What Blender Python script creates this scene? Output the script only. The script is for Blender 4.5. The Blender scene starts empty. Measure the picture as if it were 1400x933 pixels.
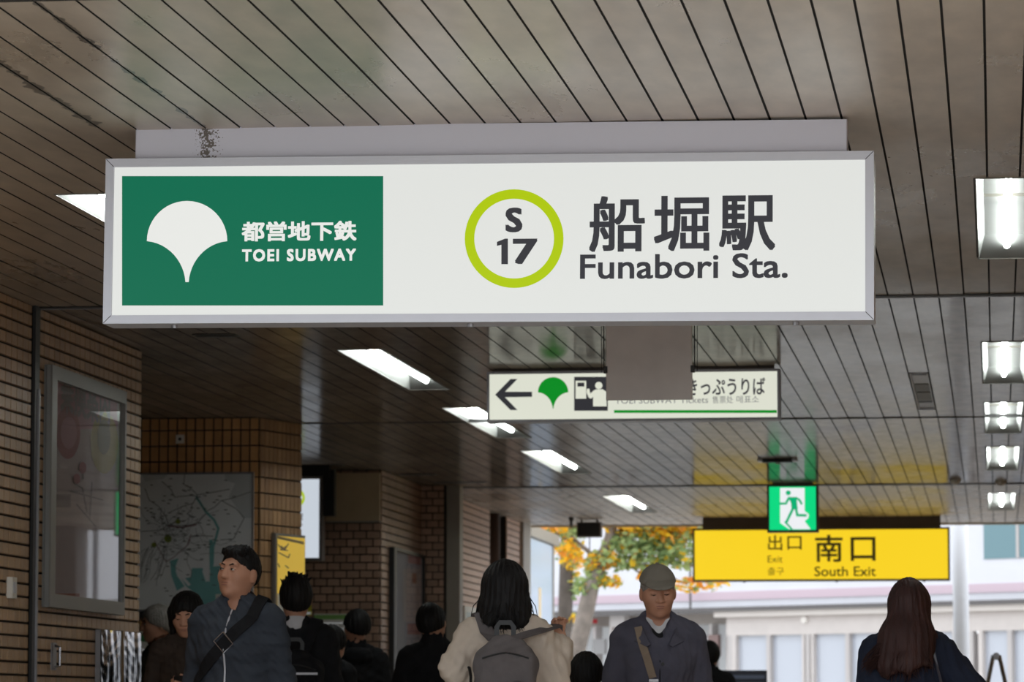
import bpy, math, random
import numpy as np
from mathutils import Matrix, Vector

# ------------------------------------------------------------------ camera, world, exposure
SC = bpy.context.scene
COL = SC.collection
FPX = 5200.0                       # focal length in pixels of the 1400 x 933 frame
CAMZ = 1.0
PITCH = math.atan(509 / FPX)
YAW = math.atan(663 / FPX * math.cos(PITCH))
cd = bpy.data.cameras.new('camera')
cam = bpy.data.objects.new('camera', cd)
COL.objects.link(cam)
SC.camera = cam
cd.sensor_width = 36.0
cd.lens = 36.0 * FPX / 1400.0
cd.clip_start = 0.1
cd.clip_end = 500
cam.location = (0, 0, CAMZ)
cam.rotation_euler = (math.pi / 2 + PITCH, 0, YAW)
cd.dof.use_dof = True
cd.dof.focus_distance = 14.3
cd.dof.aperture_fstop = 8.0

SKY = 2.3
world = bpy.data.worlds.new('overcast_sky')
SC.world = world
world.use_nodes = True
bg = world.node_tree.nodes['Background']
bg.inputs[0].default_value = (0.90, 0.95, 1.0, 1)
bg.inputs[1].default_value = SKY

vs_ = SC.view_settings
vs_.view_transform = 'Standard'
vs_.look = 'None'
vs_.gamma = 1.0
vs_.exposure = 0.0
vs_.use_curve_mapping = False
SC.cycles.use_denoising = True
SC.cycles.max_bounces = 8
SC.cycles.sample_clamp_indirect = 6.0

TUBE_E = 28.0                       # fluorescent tubes
CEIL = 3.2

# ------------------------------------------------------------------ camera geometry helpers
Fv = np.array([-math.sin(YAW) * math.cos(PITCH), math.cos(YAW) * math.cos(PITCH), math.sin(PITCH)])
Rv = np.array([math.cos(YAW), math.sin(YAW), 0.0])
Uv = np.cross(Rv, Fv)
CP = np.array([0, 0, CAMZ])
def ray(x, y): return Fv * FPX + Rv * (x - 700) - Uv * (y - 466.5)
def at_y(x, y, Y): d = ray(x, y); return CP + d * (Y / d[1])
def at_x(x, y, X): d = ray(x, y); return CP + d * (X / d[0])
def at_z(x, y, Z): d = ray(x, y); return CP + d * ((Z - CAMZ) / d[2])
def proj(p):
    d = np.asarray(p, float) - CP
    return 700 + FPX * (d @ Rv) / (d @ Fv), 466.5 - FPX * (d @ Uv) / (d @ Fv)

# ------------------------------------------------------------------ materials
def srgb(r, g, b):
    f = lambda c: (c / 255 / 12.92) if c / 255 <= 0.04045 else ((c / 255 + 0.055) / 1.055) ** 2.4
    return (f(r), f(g), f(b), 1)
def mat(name, col, rough=0.6, metal=0.0, emit=None, estr=1.0, spec=0.5, var=0.0, vscale=6.0, rvar=0.0, bump=0.0, bscale=40.0, objvar=0.0, stretch=None):
    m = bpy.data.materials.new(name); m.use_nodes = True
    nt = m.node_tree; p = nt.nodes['Principled BSDF']
    p.inputs['Base Color'].default_value = col
    p.inputs['Roughness'].default_value = rough
    p.inputs['Metallic'].default_value = metal
    p.inputs['Specular IOR Level'].default_value = spec
    if emit:
        p.inputs['Emission Color'].default_value = emit
        p.inputs['Emission Strength'].default_value = estr
    N = nt.nodes.new; L = nt.links.new
    if var or rvar or bump:
        tc = N('ShaderNodeTexCoord'); mp = N('ShaderNodeMapping')
        L(tc.outputs['Object'], mp.inputs[0])
        if stretch: mp.inputs['Scale'].default_value = stretch
        nz = N('ShaderNodeTexNoise'); nz.inputs['Scale'].default_value = vscale; nz.inputs['Detail'].default_value = 6
        L(mp.outputs[0], nz.inputs['Vector'])
    src = None
    if var:
        mr = N('ShaderNodeMapRange'); mr.inputs['From Min'].default_value = 0.3; mr.inputs['From Max'].default_value = 0.7
        mr.inputs['To Min'].default_value = 1 - var; mr.inputs['To Max'].default_value = 1 + var
        L(nz.outputs[0], mr.inputs[0]); src = mr.outputs[0]
    if objvar:
        oi = N('ShaderNodeObjectInfo'); mo = N('ShaderNodeMapRange')
        mo.inputs['To Min'].default_value = 1 - objvar; mo.inputs['To Max'].default_value = 1 + objvar
        L(oi.outputs['Random'], mo.inputs[0])
        if src:
            mm = N('ShaderNodeMath'); mm.operation = 'MULTIPLY'; L(src, mm.inputs[0]); L(mo.outputs[0], mm.inputs[1]); src = mm.outputs[0]
        else: src = mo.outputs[0]
    if src:
        vm = N('ShaderNodeVectorMath'); vm.operation = 'SCALE'; vm.inputs[0].default_value = col[:3]
        L(src, vm.inputs['Scale']); L(vm.outputs[0], p.inputs['Base Color'])
    if rvar:
        r = N('ShaderNodeMapRange'); r.inputs['From Min'].default_value = 0.3; r.inputs['From Max'].default_value = 0.7
        r.inputs['To Min'].default_value = max(0.02, rough - rvar); r.inputs['To Max'].default_value = rough + rvar
        L(nz.outputs[0], r.inputs[0]); L(r.outputs[0], p.inputs['Roughness'])
    if bump:
        nb = N('ShaderNodeTexNoise'); nb.inputs['Scale'].default_value = bscale; nb.inputs['Detail'].default_value = 4
        L(mp.outputs[0], nb.inputs['Vector'])
        b = N('ShaderNodeBump'); b.inputs['Strength'].default_value = bump; b.inputs['Distance'].default_value = 0.01
        L(nb.outputs[0], b.inputs['Height']); L(b.outputs[0], p.inputs['Normal'])
    return m
def lit(name, col, e=1.0, base=0.18):
    c = tuple(x * base for x in col[:3]) + (1,)
    return mat(name, c, 0.35, emit=col, estr=e, spec=0.12)

M = {}
# ceiling planks: painted metal with grime, soft gloss and mould along two joints
def ceiling_material(name, lo, hi, r0, r1, film):
    m = bpy.data.materials.new(name); m.use_nodes = True
    nt = m.node_tree; nt.nodes.remove(nt.nodes['Principled BSDF']); N = nt.nodes.new; L = nt.links.new
    df = N('ShaderNodeBsdfDiffuse'); gl = N('ShaderNodeBsdfGlossy'); ms = N('ShaderNodeMixShader'); fr = N('ShaderNodeFresnel'); fr.inputs['IOR'].default_value = 1.45
    fm = N('ShaderNodeMath'); fm.operation = 'MULTIPLY'; fm.inputs[1].default_value = film; L(fr.outputs[0], fm.inputs[0]); L(fm.outputs[0], ms.inputs[0])
    L(df.outputs[0], ms.inputs[1]); L(gl.outputs[0], ms.inputs[2]); L(ms.outputs[0], nt.nodes['Material Output'].inputs[0])
    geo = N('ShaderNodeNewGeometry')
    mp = N('ShaderNodeMapping'); mp.inputs['Scale'].default_value = (1, 0.35, 1); L(geo.outputs['Position'], mp.inputs[0])
    n1 = N('ShaderNodeTexNoise'); n1.inputs['Scale'].default_value = 1.6; n1.inputs['Detail'].default_value = 7; n1.inputs['Roughness'].default_value = 0.62
    L(mp.outputs[0], n1.inputs['Vector'])
    n2 = N('ShaderNodeTexNoise'); n2.inputs['Scale'].default_value = 11; n2.inputs['Detail'].default_value = 5
    L(mp.outputs[0], n2.inputs['Vector'])
    cr = N('ShaderNodeValToRGB'); cr.color_ramp.elements[0].position = 0.32; cr.color_ramp.elements[1].position = 0.68
    cr.color_ramp.elements[0].color = lo; cr.color_ramp.elements[1].color = hi
    L(n1.outputs[0], cr.inputs[0])
    mr = N('ShaderNodeMapRange'); mr.inputs['From Min'].default_value = 0.3; mr.inputs['From Max'].default_value = 0.7
    mr.inputs['To Min'].default_value = 0.86; mr.inputs['To Max'].default_value = 1.12; L(n2.outputs[0], mr.inputs[0])
    oi = N('ShaderNodeObjectInfo'); mo = N('ShaderNodeMapRange'); mo.inputs['To Min'].default_value = 0.93; mo.inputs['To Max'].default_value = 1.05
    L(oi.outputs['Random'], mo.inputs[0])
    mu = N('ShaderNodeMath'); mu.operation = 'MULTIPLY'; L(mr.outputs[0], mu.inputs[0]); L(mo.outputs[0], mu.inputs[1])
    sc = N('ShaderNodeVectorMath'); sc.operation = 'SCALE'; L(cr.outputs[0], sc.inputs[0]); L(mu.outputs[0], sc.inputs['Scale'])
    # mould stripes growing out of two joints
    sep = N('ShaderNodeSeparateXYZ'); L(geo.outputs['Position'], sep.inputs[0])
    n3 = N('ShaderNodeTexNoise'); n3.inputs['Scale'].default_value = 9; n3.inputs['Detail'].default_value = 8; L(geo.outputs['Position'], n3.inputs['Vector'])
    def stripe(x0, w, y1):
        a = N('ShaderNodeMath'); a.operation = 'SUBTRACT'; a.inputs[1].default_value = x0; L(sep.outputs[0], a.inputs[0])
        b = N('ShaderNodeMath'); b.operation = 'ABSOLUTE'; L(a.outputs[0], b.inputs[0])
        wn = N('ShaderNodeMapRange'); wn.inputs['From Min'].default_value = 0.35; wn.inputs['From Max'].default_value = 0.72
        wn.inputs['To Min'].default_value = 0.0; wn.inputs['To Max'].default_value = w; L(n3.outputs[0], wn.inputs[0])
        c = N('ShaderNodeMath'); c.operation = 'LESS_THAN'; L(b.outputs[0], c.inputs[0]); L(wn.outputs[0], c.inputs[1])
        d = N('ShaderNodeMath'); d.operation = 'LESS_THAN'; L(sep.outputs[1], d.inputs[0]); d.inputs[1].default_value = y1
        e = N('ShaderNodeMath'); e.operation = 'MULTIPLY'; L(c.outputs[0], e.inputs[0]); L(d.outputs[0], e.inputs[1]); return e
    s1 = stripe(PX0 - 1.0 * PP, 0.030, 14.1); s2 = stripe(PX0 - 4.0 * PP, 0.045, 13.9)
    s = N('ShaderNodeMath'); s.operation = 'MAXIMUM'; L(s1.outputs[0], s.inputs[0]); L(s2.outputs[0], s.inputs[1])
    s8 = N('ShaderNodeMath'); s8.operation = 'MULTIPLY'; s8.inputs[1].default_value = 0.8; L(s.outputs[0], s8.inputs[0])
    mx = N('ShaderNodeMix'); mx.data_type = 'RGBA'; L(s8.outputs[0], mx.inputs['Factor']); L(sc.outputs[0], mx.inputs['A'])
    mx.inputs['B'].default_value = (0.055, 0.04, 0.03, 1)
    L(mx.outputs['Result'], df.inputs['Color'])
    rr = N('ShaderNodeMapRange'); rr.inputs['From Min'].default_value = 0.3; rr.inputs['From Max'].default_value = 0.7
    rr.inputs['To Min'].default_value = r0; rr.inputs['To Max'].default_value = r1; L(n1.outputs[0], rr.inputs[0]); L(rr.outputs[0], gl.inputs['Roughness'])
    bp = N('ShaderNodeBump'); bp.inputs['Strength'].default_value = 0.03; bp.inputs['Distance'].default_value = 0.01
    L(n1.outputs[0], bp.inputs['Height']); L(bp.outputs[0], df.inputs['Normal']); L(bp.outputs[0], gl.inputs['Normal'])
    return m
PX0, PP = -2.806, 0.133            # one plank joint and the plank pitch

def bracket_material():
    m = mat('bracket_paint', srgb(214, 212, 222), 0.45, var=0.03)
    nt = m.node_tree; p = nt.nodes['Principled BSDF']; N = nt.nodes.new; L = nt.links.new
    tc = N('ShaderNodeTexCoord'); sep = N('ShaderNodeSeparateXYZ'); L(tc.outputs['Object'], sep.inputs[0])
    nz = N('ShaderNodeTexNoise'); nz.inputs['Scale'].default_value = 120; nz.inputs['Detail'].default_value = 9; L(tc.outputs['Object'], nz.inputs['Vector'])
    a = N('ShaderNodeMath'); a.operation = 'SUBTRACT'; a.inputs[1].default_value = -1.065; L(sep.outputs[0], a.inputs[0])
    b = N('ShaderNodeMath'); b.operation = 'ABSOLUTE'; L(a.outputs[0], b.inputs[0])
    w = N('ShaderNodeMapRange'); w.inputs['From Min'].default_value = 0.42; w.inputs['From Max'].default_value = 0.7; w.inputs['To Max'].default_value = 0.06
    L(nz.outputs[0], w.inputs[0])
    c = N('ShaderNodeMath'); c.operation = 'LESS_THAN'; L(b.outputs[0], c.inputs[0]); L(w.outputs[0], c.inputs[1])
    mx = N('ShaderNodeMix'); mx.data_type = 'RGBA'; mx.inputs['A'].default_value = srgb(214, 212, 222); mx.inputs['B'].default_value = (0.14, 0.115, 0.10, 1)
    L(c.outputs[0], mx.inputs['Factor']); L(mx.outputs['Result'], p.inputs['Base Color'])
    return m

def glass_material(name='cover_glass', tint=(1, 1, 1, 1), ior=1.5):
    m = bpy.data.materials.new(name); m.use_nodes = True
    nt = m.node_tree; nt.nodes.clear(); N = nt.nodes.new; L = nt.links.new
    o = N('ShaderNodeOutputMaterial'); mix = N('ShaderNodeMixShader'); t = N('ShaderNodeBsdfTransparent'); g = N('ShaderNodeBsdfGlossy')
    fr = N('ShaderNodeFresnel'); fr.inputs['IOR'].default_value = ior
    t.inputs[0].default_value = tint; g.inputs['Roughness'].default_value = 0.02
    ge = N('ShaderNodeNewGeometry'); iv = N('ShaderNodeMath'); iv.operation = 'SUBTRACT'; iv.inputs[0].default_value = 1.0; L(ge.outputs['Backfacing'], iv.inputs[1])
    mu = N('ShaderNodeMath'); mu.operation = 'MULTIPLY'; L(fr.outputs[0], mu.inputs[0]); L(iv.outputs[0], mu.inputs[1])
    L(mu.outputs[0], mix.inputs[0]); L(t.outputs[0], mix.inputs[1]); L(g.outputs[0], mix.inputs[2]); L(mix.outputs[0], o.inputs[0])
    return m

M['plank'] = ceiling_material('glossy_plank', (0.26, 0.21, 0.172, 1), (0.39, 0.32, 0.265, 1), 0.07, 0.20, 0.31)
M['plank_matte'] = ceiling_material('weathered_plank', (0.47, 0.375, 0.285, 1), (0.63, 0.515, 0.405, 1), 0.22, 0.45, 0.42)
M['plank_daylit'] = ceiling_material('daylight_tinted_plank', (0.40, 0.33, 0.27, 1), (0.56, 0.47, 0.39, 1), 0.2, 0.38, 0.35)  # last section: daylight near the exit painted in as lighter planks
M['gap'] = mat('ceiling_void', (0.012, 0.010, 0.009, 1), 0.9)
M['bracket'] = bracket_material()
M['alu'] = mat('pale_aluminium', srgb(205, 205, 212), 0.42, 0.25, var=0.02)
M['alu_dark'] = mat('worn_aluminium', srgb(150, 148, 150), 0.35, 0.6, var=0.05)
M['steel'] = mat('brushed_steel', srgb(190, 190, 195), 0.22, 1.0)
M['black'] = mat('black_paint', (0.012, 0.012, 0.013, 1), 0.5)
M['dark'] = mat('dark_trim', (0.02, 0.019, 0.018, 1), 0.45)
M['brown'] = mat('brown_metal', srgb(96, 84, 74), 0.5, var=0.05)
M['face'] = lit('lit_white_face', (0.80, 0.815, 0.785, 1), 0.85)
M['face_warm'] = lit('lit_cream_face', (0.80, 0.82, 0.70, 1), 0.88)
M['face_cool'] = lit('lit_cool_face', (0.66, 0.72, 0.80, 1), 0.85)
M['green'] = lit('lit_green', (0.004, 0.15, 0.078, 1), 0.95, 0.1)
M['emblem'] = lit('lit_emblem_white', (0.78, 0.79, 0.76, 1), 0.95)
M['lime'] = lit('lit_lime', (0.45, 0.61, 0.002, 1), 0.9, 0.1)
M['ink'] = lit('print_ink', (0.030, 0.030, 0.035, 1), 1.0, 0.6)
M['ink2'] = lit('print_ink_soft', (0.16, 0.16, 0.16, 1), 1.0, 0.5)
M['leafgreen'] = lit('lit_leaf_green', (0.004, 0.28, 0.02, 1), 0.9)
M['yellow'] = lit('lit_yellow', (0.93, 0.64, 0.02, 1), 1.0)
M['inkbrown'] = lit('print_ink_dark', (0.035, 0.025, 0.006, 1), 1.0, 0.5)
M['exitgreen'] = lit('lit_exit_green', (0.004, 0.62, 0.20, 1), 1.1)
M['exitwhite'] = lit('lit_exit_white', (0.85, 0.87, 0.90, 1), 1.0)
M['exitman'] = lit('lit_exit_man', (0.004, 0.42, 0.17, 1), 1.0)
M['tube'] = mat('fluorescent_tube', (0.9, 0.9, 0.9, 1), 0.4, emit=(0.93, 1.0, 0.97, 1), estr=TUBE_E)
M['reflector'] = mat('white_reflector', (0.25, 0.253, 0.246, 1), 0.3, spec=0.25)
M['fixture'] = mat('fixture_edge', srgb(120, 116, 108), 0.5)
M['plate'] = mat('grey_plate', srgb(216, 208, 205), 0.6, var=0.05, vscale=9)
M['tile'] = mat('tan_tile', srgb(182, 144, 104), 0.42, var=0.12, vscale=9, objvar=0.16, bump=0.2, bscale=60)
M['tile2'] = mat('ochre_tile', srgb(214, 162, 108), 0.40, var=0.10, vscale=8, objvar=0.15, bump=0.2, bscale=60)
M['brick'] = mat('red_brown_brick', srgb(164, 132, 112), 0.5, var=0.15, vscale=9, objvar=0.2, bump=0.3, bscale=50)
M['brick_far'] = mat('daylight_tinted_brick', srgb(212, 176, 152), 0.5, var=0.1, vscale=9, objvar=0.1)  # daylight from the exit is put into the colour as a lighter brick
M['mortar'] = mat('dark_mortar', srgb(42, 36, 32), 0.9)
M['beige'] = mat('beige_panel', srgb(190, 170, 138), 0.6, var=0.06)
M['pillar'] = mat('grey_pillar', srgb(150, 142, 130), 0.5, var=0.04)
M['concrete'] = mat('paving', srgb(176, 172, 166), 0.6, var=0.08, vscale=2)
M['floor'] = mat('floor_tile', srgb(188, 180, 168), 0.35, var=0.06, vscale=1.5)
M['glass'] = glass_material()
M['poster'] = mat('poster_paper', srgb(176, 164, 168), 0.6, var=0.04)
M['poster_pink'] = mat('poster_pink', srgb(176, 128, 140), 0.6)
M['poster_rose'] = mat('poster_rose', srgb(150, 84, 98), 0.6)
M['poster_yellow'] = mat('poster_yellow', srgb(166, 156, 92), 0.6)
M['poster_olive'] = mat('poster_olive', srgb(120, 120, 80), 0.6)
M['poster_red'] = mat('poster_red', srgb(150, 72, 48), 0.6)
M['grey_print'] = mat('grey_print', srgb(128, 122, 128), 0.6)
M['map'] = mat('map_paper', srgb(232, 234, 236), 0.5, var=0.04)
M['map_shade'] = mat('map_shade', srgb(205, 209, 211), 0.5)
M['map_teal'] = mat('map_teal', srgb(122, 182, 182), 0.5)
M['map_line'] = mat('map_line', srgb(104, 106, 108), 0.6)
M['map_rose'] = mat('map_rose', srgb(130, 92, 100), 0.6)
M['map_green'] = mat('map_green', srgb(128, 140, 64), 0.6)
M['poster_frame'] = mat('poster_frame', srgb(140, 140, 138), 0.45, 0.4)
M['paper_yellow'] = lit('yellow_paper_added_glow', (0.75, 0.50, 0.08, 1), 0.5, 0.8)  # paper with no lamp behind it; emission added to keep it bright
M['paper_white'] = mat('white_paper', srgb(225, 222, 216), 0.6)
M['lime_paint'] = mat('yellow_green_strip', srgb(176, 170, 40), 0.6)
M['green_paint'] = mat('green_strip', srgb(60, 130, 78), 0.6)
M['green_pale'] = mat('pale_green_header', srgb(120, 165, 90), 0.6)
M['sock'] = mat('white_plastic', srgb(236, 230, 220), 0.5)

# ------------------------------------------------------------------ object helpers
def tag(o, label, cat=None, group=None, kind=None):
    if label: o['label'] = label
    if cat: o['category'] = cat
    if group: o['group'] = group
    if kind: o['kind'] = kind
    return o
def empty(name, loc=(0, 0, 0), rot=(0, 0, 0), label=None, cat=None, group=None):
    o = bpy.data.objects.new(name, None); COL.objects.link(o)
    o.empty_display_size = 0.1
    o.location = loc; o.rotation_euler = rot
    return tag(o, label, cat, group)
def link(name, me, m, parent=None):
    o = bpy.data.objects.new(name, me); COL.objects.link(o)
    if m is not None and not me.materials: me.materials.append(m)
    if parent is not None: o.parent = parent
    return o
def mesh(name, V, Fc, m, parent=None, smooth=False):
    me = bpy.data.meshes.new(name); me.from_pydata([tuple(map(float, v)) for v in V], [], Fc); me.update()
    if smooth: me.polygons.foreach_set('use_smooth', [True] * len(me.polygons))
    return link(name, me, m, parent)
class MB:
    def __init__(s): s.v = []; s.f = []
    def add(s, V, Fc):
        n = len(s.v); s.v += [tuple(map(float, v)) for v in V]; s.f += [tuple(i + n for i in f) for f in Fc]; return s
    def box(s, x0, x1, y0, y1, z0, z1):
        return s.add([(x0, y0, z0), (x1, y0, z0), (x1, y1, z0), (x0, y1, z0), (x0, y0, z1), (x1, y0, z1), (x1, y1, z1), (x0, y1, z1)],
                     [(0, 3, 2, 1), (4, 5, 6, 7), (0, 1, 5, 4), (1, 2, 6, 5), (2, 3, 7, 6), (3, 0, 4, 7)])
    def bbox(s, x0, x1, y0, y1, z0, z1, b=0.006):      # box with chamfered vertical and horizontal front/back edges
        P = [(x0 + b, y0), (x1 - b, y0), (x1, y0 + b), (x1, y1 - b), (x1 - b, y1), (x0 + b, y1), (x0, y1 - b), (x0, y0 + b)]
        V = [(x, y, z0) for x, y in P] + [(x, y, z1) for x, y in P]
        Fc = [tuple(range(7, -1, -1)), tuple(range(8, 16))] + [(i, (i + 1) % 8, (i + 1) % 8 + 8, i + 8) for i in range(8)]
        return s.add(V, Fc)
    def prism(s, P, z0, z1):
        n = len(P)
        return s.add([(x, y, z0) for x, y in P] + [(x, y, z1) for x, y in P],
                     [tuple(range(n - 1, -1, -1)), tuple(range(n, 2 * n))] + [(i, (i + 1) % n, (i + 1) % n + n, i + n) for i in range(n)])
    def tube(s, pts, r, n=8, cap=True):
        pts = [np.array(p, float) for p in pts]
        if not hasattr(r, '__len__'): r = [r] * len(pts)
        V = []; prev = None
        for i, p in enumerate(pts):
            t = pts[min(i + 1, len(pts) - 1)] - pts[max(i - 1, 0)]; t /= np.linalg.norm(t) + 1e-9
            a = np.array([0, 0, 1.0]) if abs(t[2]) < 0.9 else np.array([1.0, 0, 0])
            if prev is not None: a = prev
            u = a - t * (a @ t); u /= np.linalg.norm(u) + 1e-9; w = np.cross(t, u); prev = u
            V += [p + r[i] * (math.cos(2 * math.pi * k / n) * u + math.sin(2 * math.pi * k / n) * w) for k in range(n)]
        Fc = [(i * n + k, i * n + (k + 1) % n, (i + 1) * n + (k + 1) % n, (i + 1) * n + k) for i in range(len(pts) - 1) for k in range(n)]
        if cap: Fc += [tuple(range(n - 1, -1, -1)), tuple((len(pts) - 1) * n + k for k in range(n))]
        return s.add(V, Fc)
    def ribbon(s, pts, nrm, w, t):
        pts = [np.array(p, float) for p in pts]; V = []
        for i, p in enumerate(pts):
            d = pts[min(i + 1, len(pts) - 1)] - pts[max(i - 1, 0)]; d /= np.linalg.norm(d) + 1e-9
            n = np.array(nrm[i], float); n /= np.linalg.norm(n) + 1e-9; b = np.cross(d, n); b /= np.linalg.norm(b) + 1e-9
            V += [p - b * w / 2, p + b * w / 2, p + b * w / 2 + n * t, p - b * w / 2 + n * t]
        Fc = [(i * 4 + k, i * 4 + (k + 1) % 4, i * 4 + 4 + (k + 1) % 4, i * 4 + 4 + k) for i in range(len(pts) - 1) for k in range(4)]
        Fc += [(3, 2, 1, 0), tuple((len(pts) - 1) * 4 + k for k in range(4))]
        return s.add(V, Fc)
    def build(s, name, m, parent=None, smooth=False): return mesh(name, s.v, s.f, m, parent, smooth)
def box(name, x0, x1, y0, y1, z0, z1, m, parent=None): return MB().box(x0, x1, y0, y1, z0, z1).build(name, m, parent)
def struct(o): o['kind'] = 'structure'; return o

# text turned into flat meshes with the built-in font; bold = dilated outline
_txt = {}
def text_geo(body, bold=0.0, space=1.0, res=3):
    key = (body, bold, space)
    if key in _txt: return _txt[key]
    c = bpy.data.curves.new('lettering', 'FONT'); c.body = body; c.space_character = space; c.resolution_u = res
    o = bpy.data.objects.new('lettering', c); COL.objects.link(o)
    dg = bpy.context.evaluated_depsgraph_get(); me = bpy.data.meshes.new_from_object(o.evaluated_get(dg))
    V = np.array([v.co[:2] for v in me.vertices]).reshape(-1, 2); Fc = [tuple(p.vertices) for p in me.polygons]
    bpy.data.objects.remove(o); bpy.data.curves.remove(c); bpy.data.meshes.remove(me)
    if bold:
        VV = []; FF = []
        for k in range(9):
            d = np.array([k % 3 - 1, k // 3 - 1]) * bold * 0.86
            n = len(VV) * len(V); VV.append(np.column_stack([V + d, np.full(len(V), float(k))])); FF += [tuple(i + n for i in f) for f in Fc]
        V = np.concatenate(VV); Fc = FF
    else: V = np.column_stack([V, np.zeros(len(V))])
    _txt[key] = (V, Fc); return V, Fc

class Panel:
    """a flat face in the world; pixel outlines are cast on it and become geometry in its local x / z plane"""
    def __init__(s, root, off=0.0, step=0.0015):
        s.root = root; s.off = off; s.step = step
        s.Mi = np.array((Matrix.Translation(root.location) @ root.rotation_euler.to_matrix().to_4x4()).inverted())
    def loc(s, x, y):
        o = (s.Mi @ np.append(CP, 1))[:3]; d = s.Mi[:3, :3] @ ray(x, y)
        t = (s.off - o[1]) / d[1]; p = o + d * t; return p[0], p[2]
    def yy(s, layer): return s.off - s.step * layer
    def poly(s, name, pts, m, layer=1, parent=None, px=True):
        P = [s.loc(*p) for p in pts] if px else pts
        area = sum(P[i][0] * P[(i + 1) % len(P)][1] - P[(i + 1) % len(P)][0] * P[i][1] for i in range(len(P)))
        if area < 0: P = P[::-1]
        n = len(P); y = s.yy(layer)
        return mesh(name, [(x, y, z) for x, z in P], [tuple(range(n))], m, parent or s.root)
    def rect(s, name, x0, y0, x1, y1, m, layer=1, parent=None): return s.poly(name, [(x0, y0), (x1, y0), (x1, y1), (x0, y1)], m, layer, parent)
    def ring(s, name, cx, cy, r0, r1, m, layer=1, parent=None, n=64):
        V = []; y = s.yy(layer)
        for k in range(n):
            a = 2 * math.pi * k / n
            for r in (r0, r1):
                q = s.loc(cx + r * math.cos(a), cy + r * math.sin(a)); V.append((q[0], y, q[1]))
        return mesh(name, V, [(2 * k, 2 * ((k + 1) % n), 2 * ((k + 1) % n) + 1, 2 * k + 1) for k in range(n)], m, parent or s.root)
    def disc(s, name, cx, cy, r, m, layer=1, parent=None, n=32, ry=None):
        ry = ry or r
        return s.poly(name, [(cx + r * math.cos(2 * math.pi * k / n), cy + ry * math.sin(2 * math.pi * k / n)) for k in range(n)], m, layer, parent)
    def strokes(s, name, lines, w, m, layer=1, parent=None):
        mb = MB(); y = s.yy(layer)
        for j, ln in enumerate(lines):
            ww = w[j] if hasattr(w, '__len__') else w
            for (a, b) in zip(ln[:-1], ln[1:]):
                a_ = np.array(a, float); b_ = np.array(b, float); d = b_ - a_; d /= np.linalg.norm(d) + 1e-9; n_ = np.array([-d[1], d[0]]) * ww / 2
                e = d * ww * 0.3
                q = [s.loc(*(a_ - e + n_)), s.loc(*(b_ + e + n_)), s.loc(*(b_ + e - n_)), s.loc(*(a_ - e - n_))]
                mb.add([(p[0], y - 0.00005 * j, p[1]) for p in q], [(0, 1, 2, 3)])
        return mb.build(name, m, parent or s.root)
    def text(s, body, x0, y0, x1, y1, m, layer=2, bold=0.0, space=1.0, parent=None, name='lettering'):
        V3, Fc = text_geo(body, bold, space); V = V3[:, :2]
        lo = V.min(0); hi = V.max(0); a = np.array(s.loc(x0, y1)); b = np.array(s.loc(x1, y0))
        W = (V - lo) / (hi - lo) * (b - a) + a; y = s.yy(layer)
        VV = [(p[0], y - s.step * 0.12 * k, p[1]) for p, k in zip(W, V3[:, 2])]
        words = []                                   # every word is a piece of its own
        for f in sorted(Fc, key=lambda f: min(V[i, 0] for i in f)):
            a_, b_ = min(V[i, 0] for i in f), max(V[i, 0] for i in f)
            if words and a_ < words[-1][0] + 0.14: words[-1][1].append(f); words[-1][0] = max(words[-1][0], b_)
            else: words.append([b_, [f]])
        for _, fs in words:
            ids = sorted({i for f in fs for i in f}); mp = {i: k for k, i in enumerate(ids)}
            o = mesh(name, [VV[i] for i in ids], [tuple(mp[i] for i in f) for f in fs], m, parent or s.root)
        return o

def ginkgo(x0, y0, x1, y1, stem=4.5):
    cx = (x0 + x1) / 2; r = (x1 - x0) / 2; cy = y0 + r; P = []
    for k in range(25):
        a = math.pi + math.pi * k / 24; P.append((cx + r * math.cos(a), cy + r * math.sin(a)))
    def bez(p0, p1, p2, p3, n=12):
        return [tuple((1 - t) ** 3 * p0[i] + 3 * (1 - t) ** 2 * t * p1[i] + 3 * (1 - t) * t * t * p2[i] + t ** 3 * p3[i] for i in (0, 1)) for t in [k / n for k in range(1, n + 1)]]
    P += bez((x1, cy), (cx + r * 0.45, cy + r * 0.05), (cx + r * 0.07, cy + r * 0.52), (cx + stem / 2, y1))
    P.append((cx - stem / 2, y1))
    P += bez((cx - stem / 2, y1), (cx - r * 0.07, cy + r * 0.52), (cx - r * 0.45, cy + r * 0.05), (x0, cy))[:-1]
    return P

# ================================================================== SETTING
YSEAM = [11.05, 11.33, 20.1, 28.5, 36.85, 44.5]
LIGHTS_Y = [(15.68, 18.5), (22.7, 25.6), (27.15, 30.2), (31.72, 34.8), (38.45, 41.7)]
LIGHT_X = [(-3.955, -3.675), (-0.065, 0.215)]
SLOT = (PX0 + 17 * PP + 0.006, PX0 + 18 * PP - 0.006, 24.75, 27.75)      # recessed slot one plank wide

floor = struct(box('floor', -8.2, 1.7, 11.05, 45.2, -0.12, 0.0, M['floor']))
ground = struct(box('ground', -60, 60, 45.2, 140, -0.14, -0.02, M['concrete']))
ground2 = struct(box('ground', -60, 60, -60, 11.05, -0.14, -0.001, M['concrete']))

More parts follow.
